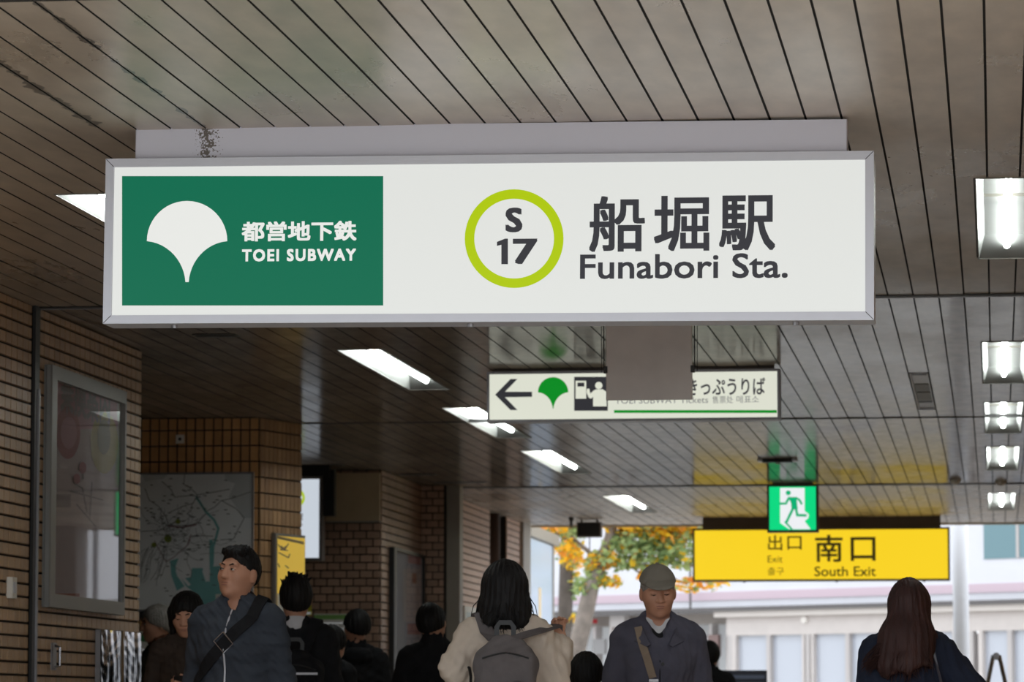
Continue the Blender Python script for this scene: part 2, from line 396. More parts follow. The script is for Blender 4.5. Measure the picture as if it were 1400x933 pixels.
holes = [(lx0, lx1, y0, y1) for (lx0, lx1) in LIGHT_X for (y0, y1) in LIGHTS_Y] + [(SLOT[0], SLOT[1], SLOT[2], SLOT[3])]
random.seed(7)
def plank_mesh(w, l, m):
    g = 0.0045; h = 0.005; x0, x1 = g, w - g
    P = [(0, h), (x0, h), (x0, 0), (x1, 0), (x1, h), (w, h)]          # dark flanges close the joints
    V = [(x, 0, z) for x, z in P] + [(x, l, z) for x, z in P]; n = 6
    me = bpy.data.meshes.new('ceiling_plank')
    me.from_pydata(V, [], [(i, i + 1, i + 1 + n, i + n) for i in range(n - 1)] + [(1, 2, 3, 4), (10, 9, 8, 7)]); me.update()
    me.materials.append(m); me.materials.append(M['gap']); me.polygons.foreach_set('material_index', [1, 1, 0, 1, 1, 0, 0]); return me
_pm = {}
for si, (ya, yb) in enumerate(zip(YSEAM[:-1], YSEAM[1:])):
    # backing slab over the planks, open above fixtures
    ce = struct(box('ceiling', -8.2, 1.7, ya, yb, 3.36, 3.5, M['gap']))
    rest = MB(); pmat = M['plank_matte'] if si < 2 else M['plank_daylit'] if si == 4 else M['plank']
    k0 = math.floor((-8.1 - PX0) / PP); k1 = math.ceil((1.4 - PX0) / PP)
    for k in range(k0, k1):
        x0 = PX0 + k * PP; x1 = x0 + PP
        segs = [(x0, x1, ya + 0.012, yb - 0.012)]
        for (hx0, hx1, hy0, hy1) in holes:
            out = []
            for (a, b, c, d) in segs:
                if b <= hx0 or a >= hx1 or d <= hy0 or c >= hy1: out.append((a, b, c, d)); continue
                if c < hy0: out.append((a, b, c, hy0))
                if d > hy1: out.append((a, b, hy1, d))
                m0, m1 = max(c, hy0), min(d, hy1)
                if a < hx0 - 0.012: out.append((a, hx0, m0, m1))
                if b > hx1 + 0.012: out.append((hx1, b, m0, m1))
            segs = out
        for (a, b, c, d) in segs:
            lim = 0.45
            vis = si > 0 and a < lim and proj((b, d, CEIL))[0] > -30 and proj((a, c, CEIL))[1] > -400 and not (si == 1 and b < -5.2)
            if vis:
                key = (round(b - a, 4), round(d - c, 3), pmat)
                if key not in _pm: _pm[key] = plank_mesh(*key)
                o = link('ceiling_plank', _pm[key], None, ce)
                o.location = (a, c, CEIL + random.uniform(0, 0.0015)); o.rotation_euler = (random.uniform(-1, 1) * 0.0002, random.uniform(-1, 1) * 0.0035, 0)
            else:
                rest.box(a + 0.0045, b - 0.0045, c, d, CEIL, CEIL + 0.01)
    if rest.v: o = rest.build('plank_field', pmat, ce); o['kind'] = 'stuff'
# closes the void at both ends and at the sides
struct(box('trim_1', -8.2, 1.7, 10.99, 11.05, 3.19, 6.5, M['beige']))
struct(box('trim_2', -8.2, 1.7, 44.5, 44.56, 3.18, 3.5, M['beige']))
def ceiling_joint(n, Y, wide):
    t = struct(empty('trim_%d' % n, (0, Y, CEIL)))
    MB().box(-8.0, 1.4, -0.03 if wide else -0.012, 0.03 if wide else 0.012, -0.006, 0.02).build('joint_strip', M['dark'], t)
    if wide:
        MB().box(-8.0, 1.4, 0.03, 0.05, -0.010, 0.01).build('edge_strip', M['alu_dark'], t)
ceiling_joint(3, 11.33, False); ceiling_joint(4, 20.1, True); ceiling_joint(5, 28.5, False); ceiling_joint(6, 36.85, True)

# ---------------- tiled walls
def tile_mesh(name, w, h, t=0.012, b=0.003):
    V = [(0, 0, 0), (w, 0, 0), (w, 0, h), (0, 0, h), (b, -t, b), (w - b, -t, b), (w - b, -t, h - b), (b, -t, h - b)]
    me = bpy.data.meshes.new(name); me.from_pydata(V, [], [(4, 5, 6, 7), (0, 1, 5, 4), (1, 2, 6, 5), (2, 3, 7, 6), (3, 0, 4, 7)]); me.update(); return me
def tile_face(parent, o, udir, width, z0, z1, tw, th, gu, gv, m, bond=0.0, name='tile', cap=300, skip=None, zoff=0.0, phase=0.0):
    """tiles on the vertical face that starts at o and runs along udir (left to right seen from outside)"""
    rz = math.atan2(udir[1], udir[0]); u = np.array([udir[0], udir[1], 0.0]); tiles = []
    nr0 = math.floor((z0 - zoff) / th); nr1 = math.ceil((z1 - zoff) / th)
    for r in range(nr0, nr1):
        za, zb = max(zoff + r * th, z0), min(zoff + (r + 1) * th, z1)
        if zb - za < 0.012: continue
        s = (-tw * bond if r % 2 else 0.0) - phase
        while s < width:
            a, b = max(s, 0), min(s + tw, width); s += tw
            if b - a < 0.012: continue
            c = np.array([o[0], o[1], 0]) + u * (a + b) / 2 + np.array([0, 0, (za + zb) / 2])
            if skip and skip((a + b) / 2, (za + zb) / 2): continue
            px, py = proj(c); infr = -15 < px < 1415 and -15 < py < 948
            tiles.append((0 if infr else 1, float(np.linalg.norm(c - CP)), a, b, za, zb))
    tiles.sort(key=lambda t: (t[0], t[1]))
    cache = {}; rest = MB(); n = 0
    Rm = np.array([[math.cos(rz), -math.sin(rz)], [math.sin(rz), math.cos(rz)]])
    for (fr, d, a, b, za, zb) in tiles:
        w = round(b - a - gu, 4); h = round(zb - za - gv, 4)
        if w < 0.006 or h < 0.006: continue
        key = (w, h)
        if key not in cache: cache[key] = tile_mesh(name, w, h); cache[key].materials.append(m)
        P = np.array(o[:2]) + u[:2] * (a + gu / 2)
        if fr == 0 and n < cap:
            ob = link(name, cache[key], None, parent); ob.location = (P[0], P[1], za + gv / 2)
            ob.rotation_euler = (random.uniform(-1, 1) * 0.006, 0, rz + random.uniform(-1, 1) * 0.006); n += 1
        else:
            V = []
            for v in cache[key].vertices:
                q = Rm @ np.array(v.co[:2]); V.append((P[0] + q[0], P[1] + q[1], za + gv / 2 + v.co.z))
            rest.add(V, [tuple(p.vertices) for p in cache[key].polygons])
    if rest.v: ob = rest.build(name + '_field', m, parent); ob['kind'] = 'stuff'

WX = -5.15
wl = struct(box('wall_left', -8.2, WX - 0.012, 11.05, 22.64, 0, 3.36, M['mortar']))
random.seed(11)
tile_face(wl, (WX - 0.012, 14.0), (0, 1), 5.97, 0, CEIL, 0.118, 0.0695, 0.0035, 0.0095, M['tile'], cap=120, zoff=0.02)
wl2 = struct(box('wall_left', WX - 0.1, WX - 0.0121, 20.10, 22.64, 0, 3.3, M['mortar']))
tile_face(wl2, (WX - 0.012, 20.12), (0, 1), 2.52, 0, CEIL, 0.118, 0.0695, 0.0035, 0.0095, M['tile'], cap=300, zoff=0.02)
# alcove, column block with a canted corner
YF = 27.88
wc = struct(MB().prism([(-8.2, YF), (-5.44, YF), (-5.245, 28.53), (-5.7, 28.80), (-8.2, 28.80)], 0, 3.36).build('wall_column', M['mortar']))
tile_face(wc, (-7.7, YF), (1, 0), 2.26, 0, CEIL, 0.0690, 0.1175, 0.0075, 0.008, M['tile2'], zoff=0.052, phase=0.02, cap=170)
ul = math.hypot(0.195, 0.65)
tile_face(wc, (-5.44, YF), (0.195 / ul, 0.65 / ul), ul, 0, CEIL, 0.0690, 0.1175, 0.0035, 0.008, M['tile'], zoff=0.052, cap=130)
struct(box('wall_far_left', -8.3, -8.1, 22.6, 34.1, 0, 3.4, M['mortar']))
# back block
YB = 34.06
XB = -5.525
wb = struct(MB().prism([(-8.2, YB), (XB, YB), (XB, 36.48), (-5.29, 36.48), (-5.29, 37.2), (-8.2, 37.2)], 0, 3.36).build('wall_back', M['mortar']))
tile_face(wb, (-7.7, YB), (1, 0), 7.7 + XB, 0, CEIL, 0.1205, 0.0715, 0.009, 0.009, M['brick'], bond=0.5, name='brick', cap=180)
tile_face(wb, (XB, YB), (0, 1), 2.42, 0, CEIL, 0.1205, 0.0715, 0.006, 0.009, M['brick'], bond=0.5, name='brick', cap=70)
tile_face(wb, (XB, 36.48), (1, 0), 0.235, 0, CEIL, 0.1205, 0.0715, 0.009, 0.009, M['brick'], bond=0.5, name='brick', cap=50)
struct(box('trim_7', -5.275, -5.145, 36.52, 36.75, 0, CEIL, M['pillar']))
# wall beyond the second joint
wf = struct(MB().prism([(-8.2, 37.2), (-5.45, 37.2), (-5.45, 40.95), (-5.66, 40.95), (-5.66, 42.4), (-5.45, 42.4), (-5.45, 43.6), (-8.2, 43.6)], 0, 3.36).build('wall_exit', M['mortar']))
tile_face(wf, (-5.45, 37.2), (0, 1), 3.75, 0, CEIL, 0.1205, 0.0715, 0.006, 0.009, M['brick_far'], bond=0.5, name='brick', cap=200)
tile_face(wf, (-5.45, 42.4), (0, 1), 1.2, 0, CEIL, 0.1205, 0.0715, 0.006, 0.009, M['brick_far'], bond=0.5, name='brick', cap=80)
struct(box('trim_8', -5.62, -5.40, 43.6, 44.3, 0, CEIL, M['pillar']))
wr = struct(box('wall_right', 1.412, 1.7, 11.05, 44.5, 0, 3.4, M['mortar']))
tile_face(wr, (1.412, 44.5), (0, -1), 33.0, 0, CEIL, 0.236, 0.139, 0.006, 0.0095, M['tile'], cap=0, zoff=0.02)
struct(box('wall_exit', 0.52, 1.41, 43.9, 44.5, 0, 3.3, M['brown'])); struct(box('trim_10', 0.37, 0.41, 44.3, 44.4, 0, 3.2, M['dark']))
# expansion joint cover on the left wall
ej = struct(empty('trim_9', (WX, 20.06, 0)))
MB().box(-0.005, 0.012, -0.055, 0.045, 0, CEIL).build('joint_cover', M['dark'], ej)
MB().box(0.012, 0.022, 0.005, 0.028, 0, 2.75).build('metal_bead', M['alu_dark'], ej)

# ================================================================== SIGNS
def lightbox(name, loc, w, h, d, label, rot=(0, 0, 0), fw=0.03, face='face', frame='alu', cat='sign'):
    """casing with a mitred front frame around a lit face; local x across, z up, face at y = 0"""
    r = empty(name, loc, rot, label, cat)
    c = MB()
    x, z = w / 2, h / 2; xi, zi = x - fw, z - fw; y0, y1 = -0.012, 0.004
    o = [(-x, -z), (x, -z), (x, z), (-x, z)]; i = [(-xi, -zi), (xi, -zi), (xi, zi), (-xi, zi)]
    V = [(a, y0, b) for a, b in o] + [(a, y0, b) for a, b in i] + [(a, y1, b) for a, b in i] + [(a, y1 + d, b) for a, b in o]
    Fc = []
    for k in range(4):
        n = (k + 1) % 4
        Fc += [(k, n, n + 4, k + 4), (k + 4, n + 4, n + 8, k + 8), (n, k, k + 12, n + 12)]
    Fc.append((15, 14, 13, 12)[::-1])
    c.add(V, Fc); cs = c.build('casing', M[frame], r)
    fp = mesh('face_panel', [(-xi, 0, -zi), (xi, 0, -zi), (xi, 0, zi), (-xi, 0, zi)], [(0, 1, 2, 3)], M[face], r)
    return r, cs, fp

# ---- main station sign
SY = 13.95
cTL = at_y(143.5, 218.5, SY); cTR = at_y(1195, 206, SY); cBL = at_y(143.5, 442.5, SY); cBR = at_y(1195, 439, SY)
ctr = (cTL + cTR + cBL + cBR) / 4
SW = float((cTR[0] - cTL[0] + cBR[0] - cBL[0]) / 2); SH = float((cTL[2] - cBL[2] + cTR[2] - cBR[2]) / 2)
roll = math.atan2(float((cTL[2] + cBL[2]) - (cTR[2] + cBR[2])) / 2, SW)
sign, cs, fp = lightbox('station_sign', ctr, SW, SH, 0.16, 'large backlit white station sign with green emblem panel and lime number ring', (0, roll, 0), 0.032)
for (a, b) in ((-1, -1), (1, -1), (1, 1), (-1, 1)):      # mitre joints
    x, z = a * SW / 2, b * SH / 2
    MB().tube([(x - a * 0.002, -0.0122, z - b * 0.002), (x - a * 0.031, -0.0122, z - b * 0.031)], 0.0012, 4).build('mitre_seam', M['dark'], cs)
for fx in (-0.41, -0.02, 0.40):
    MB().tube([(fx * SW, 0.05, -SH / 2 - 0.012), (fx * SW, 0.05, -SH / 2)], 0.012, 8).build('screw_cap', M['alu_dark'], cs)
bt = MB()
bl = at_y(184, 178, SY + 0.03); br = at_y(1157, 168, SY + 0.03)
bz0, bz1 = SH / 2 - 0.01, SH / 2 + 0.125
bt.bbox(bl[0] - ctr[0], br[0] - ctr[0], 0.03, 0.14, bz0, bz1, 0.004).build('mounting_bracket', M['bracket'], sign)
MB().box(bl[0] - ctr[0] - 0.0, br[0] - ctr[0], 0.025, 0.03, SH / 2, SH / 2 + 0.006).build('bracket_gasket', M['dark'], sign)
P = Panel(sign)
P.rect('green_panel', 167, 241, 524, 418, M['green'], 1, fp)
P.poly('ginkgo_emblem', ginkgo(201, 275, 311, 386), M['emblem'], 2, fp)
P.text('都営地下鉄', 330.5, 302, 488, 330.5, M['emblem'], 2, 0.033, parent=fp)
P.text('TOEI SUBWAY', 331, 340, 487, 358, M['emblem'], 2, 0.042, 1.2, parent=fp)
P.ring('number_ring', 703, 326.5, 54.5, 67.5, M['lime'], 1, fp)
P.text('S', 691, 284, 714.5, 318, M['ink'], 1, 0.035, parent=fp)
P.poly('lettering', [(679.5, 331), (690.5, 326.5), (694.5, 326.5), (694.5, 361.5), (685.5, 361.5), (685.5, 335), (679.5, 336.5)], M['ink'], 1, fp)
P.text('7', 701, 326.5, 735, 361.5, M['ink'], 1, 0.033, parent=fp)
P.text('船', 805.5, 268, 882, 345, M['ink'], 1, 0.021, parent=fp)
P.text('堀', 894, 267.5, 970, 344, M['ink'], 1, 0.021, parent=fp)
P.text('駅', 983, 267, 1060, 343, M['ink'], 1, 0.021, parent=fp)
P.text('Funabori Sta.', 793, 346, 1077, 382, M['ink'], 1, 0.016, parent=fp)

# ---- blank plate hanging behind the station sign
PY = 18.9
pc = at_y(887.5, 490, PY); pw = 119 / FPX * PY
plate = empty('hanging_plate', (pc[0], PY, 2.0), label='plain grey square plate hanging below the station sign on thin rods', cat='plate')
zb = at_y(887, 547, PY)[2] - 2.0
pb = MB().bbox(-pw / 2, pw / 2, -0.012, 0.012, zb, zb + 0.52, 0.003).build('board', M['plate'], plate)
for sx in (-1, 1):
    x = sx * (pw / 2 + 0.012)
    MB().tube([(x, 0, zb + 0.16), (x, 0, CEIL - 2.0)], 0.003, 6).build('hanging_rod', M['dark'], plate)
    MB().bbox(min(x, x - sx * 0.02), max(x, x - sx * 0.02), -0.015, 0.015, zb + 0.135, zb + 0.17, 0.003).build('clip', M['dark'], plate)
    MB().tube([(x + sx * 0.012, 0.01, zb + 0.14), (x + sx * 0.014, 0.01, CEIL - 2.0)], 0.0018, 5).build('safety_wire', M['black'], plate)

# ---- ticket sign
TY = 24.1
a = at_y(666, 507, TY); b = at_y(1066, 502, TY); c_ = at_y(667, 575, TY)
tw_, th_ = float(b[0] - a[0]), 0.325
tz = CEIL - 0.02 - th_ / 2
tk, tcs, tfp = lightbox('ticket_sign', ((a[0] + b[0]) / 2, TY, tz), tw_, th_, 0.14, 'long backlit cream ticket sign with black left arrow and green leaf emblem', fw=0.016, face='face_warm', frame='alu_dark')
MB().box(-tw_ / 2 + 0.04, tw_ / 2 - 0.04, 0.03, 0.12, th_ / 2, th_ / 2 + 0.02).build('mounting_bracket', M['brown'], tk)
P = Panel(tk, step=0.002)
P.poly('arrow', [(677, 540), (698, 518.5), (707.5, 518.5), (690.5, 536), (727.5, 536), (727.5, 543), (690.5, 543.5), (707.5, 561), (698, 561)], M['ink'], 1, tfp)
P.poly('ginkgo_emblem', ginkgo(735.5, 516, 777, 559, 1.0), M['leafgreen'], 1, tfp)
pic = P.rect('pictogram_square', 785, 515.5, 831, 562, M['ink'], 1, tfp)
P.rect('machine_pictogram', 787, 521, 801.5, 545.5, M['face_warm'], 2, tfp)
P.rect('machine_screen', 789.5, 523.5, 799, 529, M['ink'], 3, tfp)
P.disc('person_head', 818.7, 527.5, 5, M['face_warm'], 2, tfp)
P.poly('person_figure', [(814, 533), (824, 532.5), (829, 536), (829.5, 556), (811, 556), (811, 543), (808, 545.5), (805, 544), (802, 537), (802.5, 532), (806, 532), (807, 538.5), (811, 535)], M['face_warm'], 2, tfp)
P.text('きっぷうりば', 940, 516.5, 1046, 541, M['ink'], 1, 0.016, parent=tfp)
P.text('TOEI SUBWAY Tickets', 841, 542.5, 968, 552.5, M['ink2'], 1, 0.0, parent=tfp)
P.text('售票处', 974, 541.5, 1002, 552, M['ink2'], 1, parent=tfp)
P.text('매표소', 1007, 541, 1037.5, 551.5, M['ink2'], 1, parent=tfp)
P.rect('green_line', 839.5, 561, 1062, 565, M['leafgreen'], 1, tfp)

# ---- emergency exit sign
EY = 36.5
a = at_y(1048.5, 661, EY); b = at_y(1119, 728, EY)
ew = float(b[0] - a[0]); eh = CEIL - 0.015 - float(b[2])
ex, ecs, efp = lightbox('exit_sign', ((a[0] + b[0]) / 2, EY, CEIL - 0.015 - eh / 2), ew, eh, 0.12, 'square green emergency exit sign with a running figure in a white doorway', fw=0.022, face='exitgreen', frame='brown')
MB().box(-ew * 0.4, ew * 0.4, 0.02, 0.1, eh / 2, eh / 2 + 0.015).build('mounting_bracket', M['brown'], ex)
P = Panel(ex, step=0.003)
def E5(pts): return [(930 + x / 5.833, 640 + y / 5.833) for x, y in pts]
P.poly('doorway', E5([(797, 160), (992, 160), (992, 345), (1025, 370), (1022, 400), (992, 425), (1040, 490), (870, 490), (797, 440)]), M['exitwhite'], 1, efp)
P.disc('runner_head', 930 + 862 / 5.833, 640 + 200 / 5.833, 3.4, M['exitman'], 2, efp)
P.poly('runner_torso', E5([(858, 232), (928, 234), (934, 300), (938, 330), (888, 330), (884, 280)]), M['exitman'], 2, efp)
P.strokes('runner_limbs', [E5([(866, 240), (843, 285), (798, 286)]), E5([(922, 240), (950, 256), (968, 287)]), E5([(902, 320), (850, 428)]), E5([(922, 320), (934, 378), (1002, 380)]), E5([(838, 432), (890, 490)])], [3.2, 3.0, 3.6, 3.6, 2.6], M['exitman'], 2, efp)

# ---- yellow exit sign
GY = 42.9
a = at_y(947, 722, GY); b = at_y(1299, 795, GY)
gw, gh = float(b[0] - a[0]), float(at_y(1120, 722, GY)[2] - at_y(1120, 795, GY)[2])
gz = float(at_y(1120, 758.5, GY)[2])
gs, gcs, gfp = lightbox('yellow_exit_sign', ((a[0] + b[0]) / 2, GY, gz), gw, gh, 0.16, 'wide backlit yellow sign for the south exit near the street', fw=0.022, face='yellow', frame='brown')
MB().box(-gw / 2 + 0.11, gw / 2 - 0.1, 0.03, 0.13, gh / 2, CEIL - gz).build('mounting_bracket', M['brown'], gs)
for fx in (-0.3, 0.06, 0.4): MB().tube([(fx * gw, 0.06, -gh / 2 - 0.014), (fx * gw, 0.06, -gh / 2)], 0.012, 6).build('screw_cap', M['brown'], gs)
P = Panel(gs, step=0.003)
P.text('出', 1050, 732, 1069.5, 753, M['inkbrown'], 1, 0.012, parent=gfp)
P.text('口', 1076.5, 733.5, 1096, 752, M['inkbrown'], 1, 0.012, parent=gfp)
P.text('Exit', 1049.5, 760, 1070, 769.5, M['inkbrown'], 1, 0.0, parent=gfp)
P.text('출구', 1049.5, 776, 1072, 787, M['inkbrown'], 1, 0.0, parent=gfp)
P.text('南', 1114.5, 731.5, 1152, 769, M['inkbrown'], 1, 0.018, parent=gfp)
P.text('口', 1163, 734.5, 1197, 767.5, M['inkbrown'], 1, 0.018, parent=gfp)
P.text('South Exit', 1113.5, 774.5, 1197.5, 788.5, M['inkbrown'], 1, 0.012, parent=gfp)

# ---- white lightbox behind the column corner
VY = 33.3
a = at_y(380, 652, VY); b = at_y(440, 767, VY)
vw, vh = float(b[0] - a[0]), float(a[2] - b[2])
vb, vcs, vfp = lightbox('number_lightbox', ((a[0] + b[0]) / 2, VY, float((a[2] + b[2]) / 2)), vw, vh, 0.14, 'tall white lightbox with a lime ring, half hidden behind the tiled column', fw=0.025, face='face_cool', frame='alu_dark')
P = Panel(vb, step=0.003)
P.ring('number_ring', 404, 681, 9.5, 13, M['lime'], 1, vfp)
P.text('S', 401, 674, 407, 680, M['ink'], 1, 0.03, parent=vfp)
P.text('17', 398.5, 682, 409, 688, M['ink'], 1, 0.03, parent=vfp)
P.text('船堀駅', 386, 702, 414.5, 712, M['ink'], 1, 0.02, parent=vfp)
P.text('Funabori Sta.', 386, 715, 414.5, 719, M['ink'], 1, 0.01, parent=vfp)
MB().box(vw / 2 - 0.02, vw / 2 + 0.10, 0.05, 0.16, vh / 2 - 0.35, vh / 2 + 0.06).build('wall_arm', M['black'], vb)
MB().box(-vw / 2, vw / 2 + 0.06, 0.02, 0.12, vh / 2 - 0.01, CEIL - (a[2] + b[2]) / 2).build('top_housing', M['black'], vb)

# ================================================================== CEILING FIXTURES
def ceiling_light(x0, x1, y0, y1, label):
    r = empty('ceiling_light', ((x0 + x1) / 2, y0, CEIL), label=label, cat='ceiling light', group='recessed ceiling lights')
    w = (x1 - x0) / 2; L_ = y1 - y0; dp = 0.085; wi = w - 0.035
    e = 0.006
    MB().box(-w, w, 0, e, -0.004, 0.10).box(-w, w, L_ - e, L_, -0.004, 0.10).box(-w, -w + e, e, L_ - e, -0.004, 0.10).box(w - e, w, e, L_ - e, -0.004, 0.10).build('edge_frame', M['fixture'], r)
    V = [(-w + e, e, 0), (w - e, e, 0), (w - e, L_ - e, 0), (-w + e, L_ - e, 0), (-wi, 0.25, dp), (wi, 0.25, dp), (wi, L_ - 0.25, dp), (-wi, L_ - 0.25, dp)]
    mesh('reflector', V, [(4, 7, 6, 5), (0, 4, 5, 1), (1, 5, 6, 2), (2, 6, 7, 3), (3, 7, 4, 0)], M['reflector'], r)
    h = L_ / 2
    for (a, b) in ((0.10, h - 0.02), (h + 0.02, L_ - 0.16)):
        MB().tube([(0, a, 0.045), (0, b, 0.045)], 0.017, 8).build('fluorescent_tube', M['tube'], r)
    MB().box(-0.010, 0.010, h - 0.02, h + 0.02, 0.03, dp).build('tube_holder', M['fixture'], r); MB().box(-wi, wi, h - 0.30, h - 0.285, dp - 0.012, dp).build('cross_bar', M['fixture'], r)
    return r
names = ['nearest', 'second', 'third', 'fourth', 'farthest']
for i, (y0, y1) in enumerate(LIGHTS_Y):
    n = names[i]
    ceiling_light(LIGHT_X[0][0], LIGHT_X[0][1], y0, y1, [
        'recessed ceiling light half hidden behind the green end of the station sign',
        'recessed ceiling light left of the ticket sign, nearest fully visible of its row',
        'recessed ceiling light just below the arrow end of the ticket sign',
        'recessed ceiling light over the passage, fourth in the left row',
        'small far recessed ceiling light left of the yellow exit sign'][i])
    ceiling_light(LIGHT_X[1][0], LIGHT_X[1][1], y0, y1, [
        'large recessed ceiling light cut by the right picture edge beside the station sign',
        'recessed ceiling light at the right edge, second in the right row',
        'recessed ceiling light at the right edge, third in the right row',
        'recessed ceiling light at the right edge, fourth in the right row',
        'smallest recessed ceiling light at the right edge, above the white pole'][i])

# unlit recessed slot one plank wide
sl = empty('recessed_slot', ((SLOT[0] + SLOT[1]) / 2, SLOT[2], CEIL), label='open silver slot in the ceiling one plank wide, right of the ticket sign', cat='ceiling slot')
w = (SLOT[1] - SLOT[0]) / 2; L_ = SLOT[3] - SLOT[2]
MB().box(-w, -w + 0.008, 0, L_, -0.004, 0.04).box(w - 0.008, w, 0, L_, -0.004, 0.04).box(-w, w, 0, 0.01, -0.004, 0.04).box(-w, w, L_ - 0.01, L_, -0.004, 0.04).build('frame', M['alu'], sl)
MB().box(-w, w, 0, L_, 0.012, 0.016).build('back_plate', M['alu'], sl)
for k, (a, b, mm) in enumerate(((0.95, 1.5, 'fixture'), (1.6, 2.25, 'fixture'), (2.4, 2.5, 'dark'), (0.15, 0.25, 'dark'))):
    MB().box(-w + 0.012, w - 0.012, a, b, 0.006, 0.012).build('baffle', M[mm], sl)

# small ceiling pieces
def on_ceiling(px, py): return at_z(px, py, CEIL)
p = on_ceiling(1063, 628)
t = empty('ceiling_sensor', p, label='small dark ceiling bar with pale ends above the green exit sign', cat='sensor')
MB().bbox(-0.13, 0.13, -0.05, 0.05, -0.03, 0, 0.01).build('body', M['black'], t)
MB().bbox(-0.17, -0.13, -0.10, 0.10, -0.022, 0, 0.008).build('end_cap', M['alu'], t); MB().bbox(0.13, 0.17, -0.10, 0.10, -0.022, 0, 0.008).build('end_cap', M['alu'], t)
MB().tube([(0, 0, -0.045), (0, 0, -0.03)], [0.012, 0.02], 10).build('lens', M['alu'], t)
for (px, py, lb) in ((1306, 656, 'small white smoke detector on the ceiling beside the exit sign'), (1368, 658, 'small white smoke detector on the ceiling below the right lights')):
    p = on_ceiling(px, py); t = empty('smoke_detector', p, label=lb, cat='detector', group='smoke detectors')
    MB().tube([(0, 0, 0), (0, 0, -0.02)], [0.055, 0.055], 16).build('base', M['sock'], t)
    MB().tube([(0, 0, -0.02), (0, 0, -0.032), (0, 0, -0.045)], [0.042, 0.04, 0.022], 16).build('sensor_dome', M['sock'], t)
p = on_ceiling(806, 711)
t = empty('hanging_speaker', p, label='dark box speaker hanging at the outer ceiling edge before the tree', cat='speaker')
MB().bbox(-0.14, 0.14, -0.09, 0.09, -0.20, -0.03, 0.012).build('cabinet', M['brown'], t)
MB().box(-0.12, 0.12, -0.094, -0.09, -0.185, -0.045).build('grille', M['dark'], t)
for sx in (-0.09, 0.09): MB().tube([(sx, 0, -0.03), (sx, 0, 0)], 0.012, 8).build('hanger', M['dark'], t)
MB().tube([(0.0, 0, -0.34), (0.0, 0, -0.2)], 0.006, 6).build('cable', M['dark'], t)
p = on_ceiling(781, 708)
t = empty('ceiling_camera', p, label='tiny dark spike camera on the ceiling beside the hanging speaker', cat='camera')
MB().tube([(0, 0, 0), (0, 0, -0.03)], 0.03, 10).build('mount', M['dark'], t); MB().tube([(0, 0, -0.03), (0, 0, -0.09), (0, 0, -0.12)], [0.02, 0.016, 0.005], 10).build('body', M['dark'], t)
for (x0, x1, py, lb) in ((266, 326, 459, 'short dark ragged slot in the ceiling below the sign corner'), (452, 470, 636, 'faint dark ceiling slot above the lightbox'), (548, 598, 649, 'dark linear ceiling slot above the brick side wall'), (594, 668, 660, 'long thin dark ceiling slot before the second joint')):
    a = on_ceiling(x0, py); b = on_ceiling(x1, py)
    t = empty('ceiling_vent', ((a[0] + b[0]) / 2, a[1], CEIL), label=lb, cat='vent', group='dark ceiling vents')
    w = (b[0] - a[0]) / 2
    MB().bbox(-w, w, -0.10, 0.10, -0.004, 0, 0.03).build('frame', M['dark'], t)
    MB().box(-w * 0.9, w * 0.9, -0.03, 0.03, -0.007, -0.004).build('slat', M['black'], t)

# ================================================================== THINGS ON THE WALLS
# poster case on the left wall (local x runs along +Y of the world)
pa = at_x(60, 497, WX); pb_ = at_x(163, 543, WX)
y0, y1 = float(pa[1]), float(pb_[1]); zt, zb = 2.90, 1.575
pc = empty('poster_case', (WX + 0.003, (y0 + y1) / 2, 0), (0, 0, math.pi / 2), 'glazed poster case with grey frame on the left tiled wall', 'poster case')
w = (y1 - y0) / 2
P = Panel(pc, off=-0.012)
MB().box(-w, w, -0.010, 0, zb, zt).build('backing', M['poster_frame'], pc)
fr = MB(); fw = 0.075
for (a, b, c, d) in ((-w, w, zt - fw, zt), (-w, w, zb, zb + fw), (-w, -w + fw * 1.7, zb + fw, zt - fw), (w - fw * 0.6, w, zb + fw, zt - fw)): fr.bbox(a, b, -0.045, -0.008, c, d, 0.006)
fr.build('frame', M['poster_frame'], pc)
sh = mesh('poster_sheet', [(-w + 0.1, -0.012, zb + 0.06), (w - 0.04, -0.012, zb + 0.06), (w - 0.04, -0.012, zt - 0.06), (-w + 0.1, -0.012, zt - 0.06)], [(0, 1, 2, 3)], M['poster'], pc)
P.poly('pink_top', [(70, 515), (160, 551), (160, 568), (160, 586), (70, 588)], M['poster_pink'], 1, sh)
P.text('乗換案内', 82, 527, 150, 563, M['grey_print'], 2, 0.03, parent=sh)
P.disc('balloon_print', 92, 592, 17, M['poster_rose'], 2, sh, ry=36)
P.disc('balloon_face', 93, 592, 11, M['poster_pink'], 3, sh, ry=22)
P.disc('yellow_print', 142, 606, 19, M['poster_yellow'], 2, sh, ry=42)
P.disc('olive_print', 141, 598, 9, M['poster_olive'], 3, sh, ry=24)
P.strokes('route_print', [[(100, 660), (112, 668), (118, 700)], [(104, 690), (130, 720)], [(96, 672), (140, 684)], [(125, 660), (122, 712)], [(112, 640), (113, 655)]], 2.2, M['grey_print'], 2, sh)
P.rect('grey_caption', 76, 676, 96, 694, M['grey_print'], 2, sh)
P.disc('rose_dot', 112, 640, 5, M['poster_rose'], 3, sh, ry=8)
P.disc('rose_dot', 104, 655, 5, M['poster_rose'], 3, sh, ry=7)
P.rect('red_band', 74, 812, 108, 826, M['poster_red'], 2, sh)
MB().box(-w + 0.1, w - 0.03, -0.028, -0.026, zb + 0.06, zt - 0.06).build('cover_glass', M['glass'], pc)

